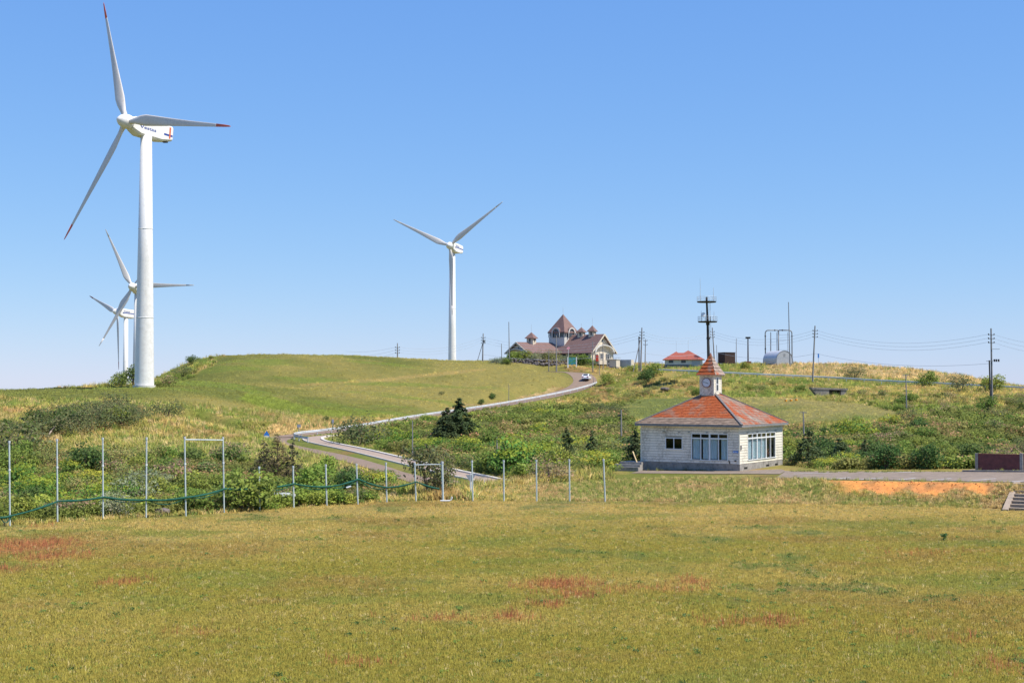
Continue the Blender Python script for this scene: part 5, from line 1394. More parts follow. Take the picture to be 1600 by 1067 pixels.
for a in (1, 4, 6, 9, 10, 11, 5, 8):    # loose bellies of net between ties
    seg = pts[a * 7:(a + 1) * 7 + 1]
    if len(seg) < 8: continue
    m = MB(); vs = []; dep = rng.uniform(.16, .34)
    for i, p in enumerate(seg):
        h = dep * math.sin(math.pi * i / (len(seg) - 1)) + .02
        vs += [p - o0 + Vector((0, .02, 0)), p - o0 + Vector((0, .05 + .05 * math.sin(i * 2), -h))]
    m.tube([vs[2 * i + 1] for i in range(len(seg))], .035, 6); m.build("net_belly", M['net'], nt_)

# ------------------------------------------------------------------ low brick wall and planter kerb at the right
bx = on_terr(1526.5, 735.2); bx2 = on_terr(1596, 735.6)
bwl = thing("brick_wall", "low dark red brick wall with concrete end piers at the far side of the car park", "wall", bx)
dv = Vector(bx2) - Vector(bx); Lw = dv.length; dv.normalize(); nv = Vector((dv.y, -dv.x, 0)); Zv = Vector((0, 0, 1)); hb = 1.45
def wallbox(name, a, b_, h, th, mat, off=0.0, z0=-.2):
    o = MB().box(0, b_ - a, -th / 2, th / 2, z0, h).build(name, M[mat], bwl); o.location = dv * a + nv * off; o.rotation_euler = (0, 0, math.atan2(dv.y, dv.x)); return o
wallbox("end_pier", -.12, .12, hb + .04, .36, 'concgrey'); wallbox("brick_panel", .125, Lw - .11, hb, .24, 'brick'); wallbox("end_pier", Lw - .105, Lw + .14, hb + .04, .40, 'conc')
wallbox("coping", .125, Lw - .11, hb + .03, .30, 'rustrim', 0, hb + .004)
d2 = Vector((math.cos(math.radians(38)), math.sin(math.radians(38)), 0)); 
o = MB().box(.12, 3.6, -.12, .12, -.2, hb).build("brick_panel", M['brick'], bwl); o.location = dv * (Lw + .1); o.rotation_euler = (0, 0, math.radians(48))
for i in range(6):
    o = wallbox("bolt_plate", .5 + i * .6, .62 + i * .6, .12, .05, 'dark', .16, .03)
pk0, pk1 = on_terr(1504, 737.6), on_terr(1640, 738.6)
d_ = Vector(pk1) - Vector(pk0)
o = MB().bar((0, 0, .02), d_ + Vector((0, 0, .02)), .3, .34).build("planter_kerb", M['concgrey'], loc=pk0); tag(o, "long low dark concrete kerb in front of the brick wall", "kerb")

# ------------------------------------------------------------------ concrete stairs down the bank
s0 = Vector((P(1576.5, 797, 103.2)[0], 103.2, 0.0)); s1 = Vector((P(1593, 755.5, 107.4)[0], 107.4, 1.68))
stt = thing("bank_stairs", "concrete stairs with a pale stringer climbing the grassy bank", "stairs", s0)
dd = s1 - s0; run = Vector((dd.x, dd.y, 0)); nst = 8; ang = math.atan2(run.y, run.x); rl = run.length; rise = dd.z / nst; tr = rl / nst; Wd = 3.2
m = MB(); m.prism([(-.3, 0, -.4), (-.3, 0, .12), (rl + .1, 0, dd.z + .1), (rl + .5, 0, dd.z + .06), (rl + .5, 0, dd.z - .6), (.6, 0, -.4)], (0, .42, 0)); o = m.build("stringer", M['stairtan'], stt); o.rotation_euler = (0, 0, ang)
for i in range(nst):
    m = MB(); m.box(i * tr, (i + 1) * tr + .3, -Wd, -.002, (i - 1) * rise, (i + 1) * rise - .045); o = m.build("riser", M['concgrey'], stt); o.rotation_euler = (0, 0, ang)
    m = MB(); m.box(i * tr - .04, (i + 1) * tr - .045, -Wd, -.002, (i + 1) * rise - .043, (i + 1) * rise + .01); o = m.build("tread", M['stairtan'], stt); o.rotation_euler = (0, 0, ang)
# ------------------------------------------------------------------ foliage: leaf by leaf crowns
def leaf_quads(c, nrm, size, rng, asp=0.62):
    """diamond leaves at centres c facing nrm (n x 3)"""
    n = len(c); r = rng.normal(size=(n, 3)); t = np.cross(nrm, r); t /= np.linalg.norm(t, axis=1)[:, None] + 1e-9
    b = np.cross(nrm, t); s = size if np.ndim(size) else np.full(n, size)
    a = t * s[:, None] * .5; d = b * s[:, None] * asp * .5
    v = np.stack([c - a, c - d * 1.0 + nrm * s[:, None] * .06, c + a, c + d + nrm * s[:, None] * .06], 1).reshape(-1, 3)
    return v, np.arange(4 * n).reshape(n, 4)

def crown_np(seed, n, rx, h, lumps, leaf, base, tops=None, top_share=.0, spread=.35, low=.12, lump_r=(.28, .48), dark=None, topz=.30, flat=.88):
    """lumpy dome: leaves on the shells of many overlapping lobes"""
    rng = np.random.default_rng(seed)
    ang = rng.uniform(0, 2 * np.pi, lumps); rad = np.sqrt(rng.uniform(0, 1, lumps)) * .72; hh = rng.uniform(low, 1, lumps) * np.sqrt(1 - (rad * .9) ** 2)
    lc = np.stack([np.cos(ang) * rad * rx, np.sin(ang) * rad * rx, hh * h * .80 + .06 * h], 1); lr = rng.uniform(*lump_r, lumps) * min(rx, h)
    k = rng.choice(lumps, n, p=lr ** 2 / (lr ** 2).sum())
    d = rng.normal(size=(n, 3)); d[:, 2] += .35; d /= np.linalg.norm(d, axis=1)[:, None]
    sh = 1 - np.abs(rng.normal(0, .16, n))
    c = lc[k] + d * (lr[k] * sh)[:, None] * np.array([1.08, 1.08, flat])
    c += rng.normal(0, leaf * .35, (n, 3)); c[:, 2] = np.abs(c[:, 2]) + .03
    nr = d + rng.normal(0, .55, (n, 3)); nr[:, 2] += .25; nr /= np.linalg.norm(nr, axis=1)[:, None]
    sz = leaf * rng.uniform(.65, 1.35, n)
    col_ = np.array(base)[None] * rng.uniform(.72, 1.30, (n, 1)) * (1 + rng.normal(0, spread * .12, (n, 3)))
    lobe = rng.uniform(.8, 1.22, lumps); col_ *= lobe[k][:, None]
    if dark is not None:
        m = rng.uniform(size=lumps) < .35; col_[m[k]] *= np.array(dark)
    if tops is not None:
        f = (d[:, 2] > topz) & (rng.uniform(size=n) < top_share) & (rng.uniform(size=lumps) < .85)[k] & (c[:, 2] > h * .35)
        col_[f] = np.array(tops)[None] * rng.uniform(.7, 1.25, (f.sum(), 1))
    v, q = leaf_quads(c, nr, sz, rng)
    return v, q, np.repeat(np.clip(col_, .004, .9), 4, 0)

def stems_mesh(seed, rx, h, n=6, r=.035):
    rg = random.Random(seed); m = MB()
    for i in range(n):
        a = rg.uniform(0, 6.28); k = rg.uniform(.25, .7); x, y = math.cos(a) * rx * k, math.sin(a) * rx * k
        m.tube([(x * .15, y * .15, -.15), (x * .5, y * .5, h * .35), (x, y, h * rg.uniform(.55, .85))], [r, r * .75, r * .3], 5, False)
    me = bpy.data.meshes.new("stems"); me.from_pydata(m.v, [], m.f); me.materials.append(M['bark']); return me

GREEN, FRESH, DEEP, OLIVE = (.098, .124, .024), (.138, .172, .030), (.050, .080, .021), (.078, .086, .034)
BROWNPINK, YELLOW, SILVER, DRY, KHAKI = (.18, .125, .075), (.19, .20, .026), (.125, .14, .078), (.24, .175, .09), (.135, .135, .042)
KINDS = {   # label start, crown settings
 'leafy':   ("leafy mid green shrub", dict(n=1150, rx=1.45, h=1.9, lumps=16, leaf=.20, base=GREEN)),
 'fresh':   ("broad leaved green shrub", dict(n=900, rx=1.4, h=1.6, lumps=14, leaf=.24, base=FRESH)),
 'yellow':  ("yellow topped green shrub", dict(n=1700, rx=1.75, h=1.75, lumps=10, leaf=.155, base=(.085, .135, .026), tops=YELLOW, top_share=.92, lump_r=(.36, .52), topz=.42, flat=.62)),
 'deep':    ("dark green rounded shrub", dict(n=1150, rx=1.3, h=1.9, lumps=15, leaf=.18, base=DEEP)),
 'olive':   ("dull olive twiggy shrub", dict(n=1250, rx=1.8, h=2.0, lumps=20, leaf=.15, base=OLIVE, spread=.8)),
 'heads':   ("green shrub with pinkish brown dead flower heads", dict(n=1150, rx=1.4, h=1.45, lumps=17, leaf=.17, base=(.10, .125, .035), tops=BROWNPINK, top_share=.55)),
 'silver':  ("silvery grey green shrub", dict(n=1100, rx=1.5, h=1.7, lumps=16, leaf=.13, base=SILVER)),
 'khaki':   ("yellowish khaki loose shrub", dict(n=1050, rx=1.6, h=1.6, lumps=18, leaf=.15, base=KHAKI, spread=.8)),
 'brown':   ("brownish half bare shrub", dict(n=1000, rx=1.6, h=1.6, lumps=18, leaf=.13, base=(.165, .125, .065), spread=.8)),
}
CROWNS = {}
for i, (k, (lab, kw)) in enumerate(KINDS.items()):
    CROWNS[k] = []
    for j in range(3):
        v, q, c = crown_np(100 + i * 10 + j, **kw)
        CROWNS[k].append((np_mesh("foliage", v, q, M['leaf'], c), stems_mesh(300 + i * 10 + j, kw['rx'], kw['h'])))

def blocked(X, Y, extra=0.0):
    """true where paving, walls or buildings stand"""
    b = np.zeros(np.shape(X), bool)
    for k, (q, w) in ROADS.items():
        r, _ = road_near(k, X, Y); b |= r < w / 2 + .35 + extra
    m = (X > 8.5) & (Y > edge(X) - .6) & (Y < back(X) + 1.5); b |= m & ~((Y < 121.6) & (X < 19))
    return b

ZONES = {   # zone: (photo polygon of the ground, distances, wording, kinds and weights, wanted number, spacing in photo pixels)
 'left_thicket': ([(-25,705),(60,695),(160,712),(230,715),(290,712),(365,712),(420,735),(560,748),(630,768),(470,788),(352,797),(163,809),(-25,820)], (93, 165), "in the thicket behind the left net posts",
    dict(leafy=5, deep=1, heads=3, khaki=1.8, yellow=1.4, fresh=1.6, silver=.6), 82, 15),
 'left_slope': ([(-25,676),(60,662),(140,648),(225,646),(272,655),(200,668),(60,690),(-25,712)], (165, 240), "on the grassy slope below the nearest turbine", dict(olive=6, deep=1, leafy=1.4), 32, 12),
 'fence_row': ([(-20,816),(163,806.5),(352,796),(470,788.5),(600,781),(600,776),(470,782),(352,789),(163,800),(-20,808)], (92, 112), "in the front row right behind the net", dict(fresh=5, leafy=4, heads=1.5, silver=.5), 40, 11),
 'hollow': ([(520,700),(560,682),(640,668),(760,655),(900,632),(950,640),(985,662),(1000,735),(900,742),(800,748),(690,722),(600,702),(540,692)], (130, 300), "in the hollow between path and guardrail", dict(leafy=4, yellow=2.2, heads=3, khaki=1.6, deep=1.4, fresh=1.0, olive=1.2), 84, 15),
 'right_scrub': ([(1226,736),(1226,676),(1400,668),(1500,640),(1620,632),(1640,735),(1560,733),(1480,735)], (128, 270), "in the scrub behind the car park", dict(leafy=4.2, yellow=2, heads=2.6, khaki=1.8, deep=1.2, olive=1), 90, 15),
 'upper_heath': ([(940,612),(1030,592),(1250,602),(1290,624),(1330,620),(1600,618),(1600,630),(1400,648),(1330,626),(1230,621),(1060,618),(955,628)], (240, 330), "on the slope below the right hand guardrail", dict(heads=4, leafy=2, khaki=2, olive=1), 26, 15),
 'hall_bushes': ([(800,569),(880,569),(940,566),(925,563),(800,563)], (374, 383), "in front of the hilltop hall", dict(leafy=3, silver=1, fresh=1), 12, 9),
}
CENTER = {'left_thicket', 'fence_row'}
placed = []
rngz = np.random.default_rng(77)
def put_shrub(kind, g, sc, rz, var=None):
    fo, stm = CROWNS[kind][var if var is not None else int(rngz.integers(3))]
    r = bpy.data.objects.new(kind + "_shrub" if kind not in ('heads',) else "flowering_shrub", None); col.objects.link(r); r.empty_display_size = .3
    r.name = {"leafy": "leafy_shrub", "fresh": "broadleaf_shrub", "yellow": "yellow_shrub", "deep": "dark_shrub", "olive": "olive_shrub", "heads": "seedhead_shrub", "silver": "silver_shrub", "khaki": "khaki_shrub", "brown": "brown_shrub"}[kind]
    r.location = g; r.rotation_euler = (0, 0, rz); r.scale = sc
    link("foliage", fo, r); link("stems", stm, r)
    r["category"] = "shrub"
    return r
KEEP_OUT = [(1236,627,26,8),(254,798,16,10),(446,764,30,14),(1293,615,40,14),(1040,612,14,8),(712,700,45,28),(430,735,50,20),(670,772,30,30),(385,790,26,16),(1265,728,24,14)]
for zn, (poly, (d0, d1), words_, kinds, want, gap) in ZONES.items():
    pl = np.array(poly, float); got = []; tries = 0; ks = list(kinds); wts = np.array([kinds[k] for k in ks], float); wts /= wts.sum()
    while len(got) < want and tries < 5000:
        tries += 1
        D = 1 / rngz.uniform(1 / d1, 1 / d0); px = rngz.uniform(pl[:, 0].min(), pl[:, 0].max())
        x = P(px, 600, D)[0]; z = H1(x, D); _, py = proj(np.array(x), np.array(D), np.array(z)); py = float(py)
        if not inpoly(px, py, poly): continue
        if bool(blocked(np.array([x]), np.array([D]), 1.0)[0]): continue
        if any(abs(px - a) < rx_ and abs(py - b) < ry_ for a, b, rx_, ry_ in KEEP_OUT): continue
        if any((px - a) ** 2 + ((py - b) * 1.9) ** 2 < gap ** 2 for a, b, *_ in got): continue
        got.append((px, py, x, D, z))
    # neighbours share a kind now and then: drifts
    for i, (px, py, x, D, z) in enumerate(got):
        kind = ks[int(rngz.choice(len(ks), p=wts))]
        if placed and rngz.uniform() < .45:
            near = [p for p in placed if p[6] == zn and (p[0] - px) ** 2 + (p[1] - py) ** 2 < 45 ** 2]
            if near: kind = near[0][7]
        s = rngz.uniform(.75, 1.35) * (1.0 if zn not in ('upper_heath', 'hall_bushes') else .95)
        if zn == 'fence_row': s *= .74
        if zn == 'left_thicket' and D < 108: s *= .8
        if zn == 'left_slope': s *= 1.15
        if zn == 'upper_heath': s *= .8
        if zn == 'hall_bushes': s *= 1.45
        placed.append([px, py, x, D, z, s, zn, kind])
# chosen larger clumps the photograph shows: (column, base row, distance or 0, kind, scale, label)
for q in [(20,722,0,'olive',2.3,"big olive bush with a pale dead branch left of the second tall post"),(130,745,0,'deep',1.5,"dark bush seen left of the third tall post at half height"),
          (385,792,103.5,'leafy',1.5,"tallest leafy bush standing right of the tall crossbar frame"),(180,808,0,'silver',.95,"pale silvery bush between the second and third tall posts"),(210,790,0,'silver',1.25,"large silvery bush behind the fourth tall post"),
          (800,735,0,'yellow',2.0,"widest yellow topped bush left of the brown bush behind the path"),(735,715,0,'yellow',1.3,"yellow green bush right of the slim pole in the hollow"),(690,705,0,'yellow',1.15,"green yellow bush below the two dark conifers"),(840,728,0,'yellow',1.5,"yellow crowned bush behind the thirteenth short post"),
          (860,752,122,'brown',1.35,"brown bare twig bush on the bank behind the short posts"),(1340,690,0,'yellow',1.8,"bright yellow green bush up the slope right of the dark pole"),(1010,690,0,'yellow',1.3,"yellow bush peeping out beside the lamp pole"),
          (560,697,0,'olive',2.0,"dark olive bush right above the start of the tan path"),(1010,598,0,'deep',1.7,"round dark bush below the braced pole"),(1385,733,0,'deep',1.2,"dark bush at the back edge of the car park"),(1450,733,0,'deep',1.2,"dark leafy bush left of the brick wall"),
          (1165,578,0,'leafy',1.1,"green bush at the foot of the siren mast"),(1335,592,0,'olive',1.6,"grey green bush standing on the tan crest"),(1450,603,0,'leafy',1.7,"bush spilling over the guardrail near its right third"),(1550,612,0,'leafy',1.8,"dark bush behind the tallest right hand pole"),(1500,612,0,'olive',1.7,"olive bush left of the tallest right hand pole"),
          (262,604,0,'heads',1.3,"scrubby bush on the steep left end of the grass hill"),(285,588,0,'olive',1.2,"olive bush half way up the left end of the grass hill"),(300,569,0,'deep',1.1,"small bush on top of the hill's left shoulder"),(270,596,0,'leafy',1.0,"green bush low on the hill's left shoulder"),
          (208,609,262,'deep',2.0,"dark bush at the foot of the nearest turbine tower"),(188,610,266,'leafy',1.4,"low bush left of the nearest turbine tower"),(245,607,258,'leafy',.6,"tiny bush just right of the nearest turbine tower"),
          (775,570,364,'silver',1.2,"pale bush left of the boulder wall"),(690,617,0,'olive',.4,"tiny bush on the verge above the dark conifers"),(770,625,0,'deep',.75,"small dark bush on the verge of the long guardrail"),(752,632,0,'deep',.6,"low dark bush close behind the long guardrail"),(508,660,0,'deep',.6,"small dark bush behind the hairpin signs"),(950,600,0,'leafy',1.3,"green bush right of the upper bend"),
          (803,566,374,'leafy',1.5,"green bush at the left corner of the hall"),(818,566,374,'leafy',1.65,"large green bush in front of the hall's left gable"),(834,566,374,'silver',1.6,"silvery bush below the hall's left roof"),(850,566,374,'olive',1.6,"olive bush above the middle of the boulder wall"),(864,566,373,'khaki',1.5,"khaki bush above the right end of the boulder wall"),(790,569,366,'leafy',1.1,"green bush hiding the left end of the boulder wall"),(903,566,373,'leafy',1.4,"green bush right behind the map board"),
          (418,795,0,'fresh',.62,"low fresh bush at the foot of the first short post"),(440,793.5,0,'fresh',.6,"low fresh bush between the first and second short posts"),(466,791.5,0,'fresh',.66,"low fresh bush at the foot of the second short post"),(488,790.5,0,'fresh',.62,"low fresh bush between the second and third short posts"),
          (508,789.5,0,'fresh',.66,"low fresh bush at the foot of the third short post"),(526,788.5,0,'fresh',.6,"low fresh bush just right of the third short post"),(543,788,0,'fresh',.52,"rightmost low fresh bush before the highest tied post"),
          (1020,588,0,'leafy',1.6,"wide green bush at the foot of the leaning pole"),(985,576,350,'leafy',1.2,"green bush in front of the white container"),(915,568,372,'leafy',1.5,"green bush below the hall's right gable")]:
    px, py, D, kind, s, lab = q
    if D == 0: g = PG(px, py, 95)
    else: g = base(px, D)
    o = put_shrub(kind, g, (s * 1.1, s * 1.1, s), rngz.uniform(0, 6.28)); o["label"] = lab; o["group"] = "shrubs picked out by their place"
    if "dead branch" in lab:
        m = MB(); m.tube([(.2, -1.5, 1.1), (.45, -1.75, 1.35), (.75, -1.8, 1.3), (1.0, -1.9, 1.15)], [.03, .035, .03, .012], 5); m.tube([(.45, -1.75, 1.35), (.35, -1.9, 1.6)], [.025, .01], 5); m.build("dead_branch", M['path'], o)

def ordinal(i):
    big = "first second third fourth fifth sixth seventh eighth ninth tenth eleventh twelfth thirteenth fourteenth fifteenth sixteenth seventeenth eighteenth nineteenth".split()
    return big[i] if i < 19 else ("twentieth" if i == 19 else "twenty " + big[i - 20])
byk = {}
for p in placed: byk.setdefault((p[6], p[7]), []).append(p)
for (zn, kind), L in byk.items():
    L.sort(key=lambda p: p[0])
    for i, (px, py, x, D, z, s, *_r) in enumerate(L):
        o = put_shrub(kind, (x, D, z - .05), (s * rngz.uniform(.95, 1.25), s * rngz.uniform(.95, 1.25), s * rngz.uniform(.85, 1.1)), rngz.uniform(0, 6.28))
        o["group"] = KINDS[kind][0] + "s " + ZONES[zn][2]
        lab = KINDS[kind][0]
        if kind == 'heads': lab = "brown headed shrub"
        where = {"left_thicket": "in the left thicket behind the net", "left_slope": "on the slope below the nearest turbine", "fence_row": "right behind the green net", "hollow": "in the hollow below the guardrail", "right_scrub": "in the scrub behind the car park", "upper_heath": "below the right hand guardrail", "hall_bushes": "in front of the hilltop hall"}[zn]
        o["label"] = (f"{lab} {where}, {ordinal(i)} from the left" if len(L) > 1 else f"only {lab} {where}")

# ------------------------------------------------------------------ conifers
def conifer_np(seed, h, r, n_w, per, needle, base, droop=.25, gap=.0, top=.06):
    rng = np.random.default_rng(seed); C = []; Nn = []; S_ = []
    for i in range(n_w):
        u = (i + .5) / n_w; z = h * (.06 + .94 * u); L = r * (1 - u) ** .8 * rng.uniform(.75, 1.15) + top
        nb = int(5 + 5 * (1 - u))
        for k in range(nb):
            if rng.uniform() < gap: continue
            a = rng.uniform(0, 6.28); Lk = L * rng.uniform(.6, 1.2); z_ = z; z = max(.1, z + rng.normal(0, .55) * h / n_w); m = int(per * (.35 + Lk / r))
            t = np.sqrt(rng.uniform(.03, 1, m)); wd = .22 * Lk * (1.1 - t) + .05
            off = rng.normal(0, 1, (m, 3)) * wd[:, None] * np.array([1, 1, .45])
            p = np.stack([np.cos(a) * t * Lk, np.sin(a) * t * Lk, z + .18 * Lk * np.sin(t * 2.2) - droop * Lk * t * t], 1) + off
            C.append(p); nr = rng.normal(0, .6, (m, 3)); nr[:, 2] += 1.0; nr[:, 0] += np.cos(a) * .4; nr[:, 1] += np.sin(a) * .4; Nn.append(nr); S_.append(np.full(m, needle) * rng.uniform(.6, 1.4, m)); z = z_
    C = np.concatenate(C); Nn = np.concatenate(Nn); Nn /= np.linalg.norm(Nn, axis=1)[:, None]; S_ = np.concatenate(S_)
    C[:, 2] = np.maximum(C[:, 2], .08)
    v, q = leaf_quads(C, Nn, S_, rng, .38)
    c = np.array(base)[None] * rng.uniform(.65, 1.35, (len(C), 1))
    return v, q, np.repeat(c, 4, 0)
def conifer(label, px, py, D, h, r, base_c, seed, n_w=13, per=26, needle=.34, gap=.0, name="conifer_tree", top=.06, cat="tree"):
    g = PG(px, py, 100) if D == 0 else base(px, D)
    t = thing(name, label, cat, g, seed * 1.3)
    v, q, c = conifer_np(seed, h, r, n_w, per, needle, base_c, gap=gap, top=top)
    link("crown", np_mesh("crown", v, q, M['needle'], c), t)
    m = MB(); m.tube([(0, 0, -.2), (0, 0, h * .5), (0, 0, h * .95)], [.05 * h * .4, .03 * h * .4, .015], 7); tr = m.build("trunk", M['bark'], t)
    rg = random.Random(seed)
    for i in range(9):
        z = h * (.12 + .085 * i); a = rg.uniform(0, 6.28); L = r * (1 - z / h) * .8
        m = MB(); m.tube([(0, 0, z), (math.cos(a) * L, math.sin(a) * L, z + .05 * L)], [.035, .012], 5); m.build("limb", M['bark'], tr)
    return t
conifer("taller of two dark conifers in the hollow above the yellow bushes", 718, 690, 186, 5.6, 3.1, (.042, .062, .024), 11, 17, 60, .38)
conifer("shorter left one of two dark conifers in the hollow", 698, 692, 184, 4.5, 2.5, (.036, .054, .022), 12, 15, 52, .36)
conifer("sparse brownish pine behind the short net posts, tallest of its clump", 434, 752, 126, 4.1, 2.1, (.085, .068, .032), 13, 18, 16, .26, .25)
conifer("smaller dark sparse pine close right of the brownish pine", 458, 752, 127, 3.4, 1.4, (.06, .058, .030), 14, 15, 14, .25, .25)
conifer("sparse brown young pine close left of the brownish pine", 413, 748, 128, 3.2, 1.6, (.10, .085, .042), 15, 15, 15, .25, .2)
conifer("green conical conifer behind the fourteenth short post", 885, 722, 150, 3.6, 1.5, (.055, .078, .030), 16, 11, 30, .28)
conifer("dark broad conifer touching the pavilion's left side", 992, 726, 141, 3.6, 1.5, (.052, .070, .03), 17, 11, 28, .28)
conifer("large feathery conifer right beside the pavilion", 1262, 733, 136, 3.9, 2.3, (.060, .082, .032), 18, 12, 34, .30)
conifer("feathery conifer second to the right of the pavilion", 1311, 730, 141, 3.2, 1.7, (.062, .086, .034), 19, 11, 30, .28)
conifer("thin topped pine third to the right of the pavilion", 1350, 730, 143, 2.9, 1.1, (.055, .07, .03), 20, 9, 22, .26, .2)
conifer("small upright conifer in the hollow left of the lamp pole", 925, 716, 156, 3.2, 1.0, (.055, .080, .03), 21, 10, 26, .26)
for i, (px, py, s) in enumerate([(862, 610, .8)]): pass
v, q, c = crown_np(900, 2600, 1.9, 3.0, 34, .16, (.088, .085, .036), spread=.9, low=.05, lump_r=(.22, .36))
v = v * np.array([1.35, 1.35, 1.62])
t_ = thing("juniper_bush", "big round brownish green bush filling the low net frame", "bush", base(671, 115.5), 0)
link("foliage", np_mesh("foliage", v, q, M['leaf'], c), t_); link("stems", stems_mesh(901, 1.6, 2.8, 9, .05), t_)
# one tall weed on the field
v, q, c = crown_np(910, 160, .22, .42, 7, .10, (.06, .10, .03))
t_ = thing("field_weed", "single dark green weed clump standing on the mown field", "weed", (P(1476, 843, 80)[0], CAMH * F / (843 - HZ), 0), 0); t_.location.x = P(1476, 843, t_.location.y)[0]
link("foliage", np_mesh("foliage", v, q, M['leaf'], c), t_)

# ------------------------------------------------------------------ grass and undergrowth that nobody could count
def scatter(name, pts, rot, sc, tint, protos, idx=None):
    me = bpy.data.meshes.new(name); n = len(pts)
    me.vertices.add(n); me.vertices.foreach_set("co", np.asarray(pts, np.float32).ravel())
    for nm, typ, arr, key in (("rot", 'FLOAT_VECTOR', rot, "vector"), ("sc", 'FLOAT_VECTOR', sc, "vector"), ("tint", 'FLOAT_VECTOR', tint, "vector")):
        a = me.attributes.new(nm, typ, 'POINT'); a.data.foreach_set(key, np.asarray(arr, np.float32).ravel())
    a = me.attributes.new("pick", 'INT', 'POINT'); a.data.foreach_set("value", np.asarray(idx if idx is not None else np.zeros(n), np.int32))
    o = link(name, me); tag(o, kind='stuff')
    g = bpy.data.node_groups.new(name, 'GeometryNodeTree')
    g.interface.new_socket("Geometry", in_out='INPUT', socket_type='NodeSocketGeometry'); g.interface.new_socket("Geometry", in_out='OUTPUT', socket_type='NodeSocketGeometry')
    gi = g.nodes.new("NodeGroupInput"); go = g.nodes.new("NodeGroupOutput"); ip = g.nodes.new("GeometryNodeInstanceOnPoints")
    jn = g.nodes.new("GeometryNodeJoinGeometry")
    for p in protos[::-1]:
        oi = g.nodes.new("GeometryNodeObjectInfo"); oi.inputs[0].default_value = p; oi.inputs[1].default_value = True; g.links.new(oi.outputs["Geometry"], jn.inputs[0])
    def attr(nm, typ):
        na = g.nodes.new("GeometryNodeInputNamedAttribute"); na.data_type = typ; na.inputs[0].default_value = nm; return na.outputs[0]
    g.links.new(gi.outputs[0], ip.inputs["Points"]); g.links.new(jn.outputs[0], ip.inputs["Instance"])
    ip.inputs["Pick Instance"].default_value = True
    g.links.new(attr("pick", 'INT'), ip.inputs["Instance Index"]); g.links.new(attr("rot", 'FLOAT_VECTOR'), ip.inputs["Rotation"]); g.links.new(attr("sc", 'FLOAT_VECTOR'), ip.inputs["Scale"])
    g.links.new(ip.outputs[0], go.inputs[0])
    md = o.modifiers.new("scatter", 'NODES'); md.node_group = g
    return o
def tuft(seed, n, r, h, w, lean=.35, seedhead=False):
    rng = np.random.default_rng(seed); V = []; C = []; Q_ = []
    for i in range(n):
        a = rng.uniform(0, 6.28); d = r * np.sqrt(rng.uniform()); x, y = d * np.cos(a), d * np.sin(a); hh = h * rng.uniform(.55, 1.15); b = rng.uniform(0, 6.28); L = lean * hh * rng.uniform(.2, 1.2)
        c = rng.uniform(0, 6.28); wx, wy = w * np.cos(c) / 2, w * np.sin(c) / 2; k = len(V); f = rng.uniform(.75, 1.25)
        mx, my = x + L * .35 * np.cos(b), y + L * .35 * np.sin(b); tx, ty = x + L * np.cos(b), y + L * np.sin(b)
        V += [(x - wx, y - wy, -.02), (x + wx, y + wy, -.02), (mx + wx * .8, my + wy * .8, hh * .6), (mx - wx * .8, my - wy * .8, hh * .6), (tx + wx * .15, ty + wy * .15, hh), (tx - wx * .15, ty - wy * .15, hh)]
        Q_ += [(k, k + 1, k + 2, k + 3), (k + 3, k + 2, k + 4, k + 5)]; C += [(f, f, f * .95)] * 6
    me = np_mesh("tuft", np.array(V), np.array(Q_), M['grass'], np.array(C)); return bpy.data.objects.new("tuft", me)
rg = np.random.default_rng(2024)
def rots(n, tilt=.12): return np.stack([rg.normal(0, tilt, n), rg.normal(0, tilt, n), rg.uniform(0, 6.28, n)], 1)
# field grass
N_ = 370000
D = 1 / rg.uniform(1 / 118, 1 / 41, N_) ; D = np.where(rg.uniform(size=N_) < .35, rg.uniform(41, 116, N_), D); X = (rg.uniform(-240, 1840, N_) - CX) / F * D
m = (D < foot(X) + .6); X, D = X[m], D[m]
c = field_col(X, D); n_ = len(X)
v1 = fbm(X / 2.2, D / 2.2, 301, 3); keep = rg.uniform(size=n_) < .45 + .55 * smooth(.3, .6, v1); X, D, c = X[keep], D[keep], c[keep]; n_ = len(X)
red = redness(X, D)
c = c * rg.uniform(.88, 1.15, (n_, 1)) * 1.16
pale = rg.uniform(size=n_) < .035; c[pale] = V3(.36, .29, .15) * rg.uniform(.8, 1.2, (pale.sum(), 1))
gr = rg.uniform(size=n_) < .06; c[gr] = V3(.085, .135, .03) * rg.uniform(.7, 1.3, (gr.sum(), 1))
rd = rg.uniform(size=n_) < red * .42; c[rd] = V3(.215, .078, .040) * rg.uniform(.7, 1.2, (rd.sum(), 1))
s = rg.uniform(.6, 1.3, n_) * (.75 + .5 * fbm(X / 4, D / 4, 303, 2)); s = np.where(rd, s * 1.25, s) * .82
P_grass = [tuft(1, 12, .13, .115, .014), tuft(2, 10, .12, .16, .012, .25), tuft(3, 14, .16, .075, .02, .6), tuft(4, 5, .10, .26, .011, .3)]
pk_ = np.where(rd | (rg.uniform(size=n_) < .025), 3, rg.choice(3, n_, p=[.5, .22, .28]))
scatter("field_grass", np.stack([X, D, height(X, D)], 1), rots(n_), np.stack([s, s, s], 1), c, P_grass, pk_)
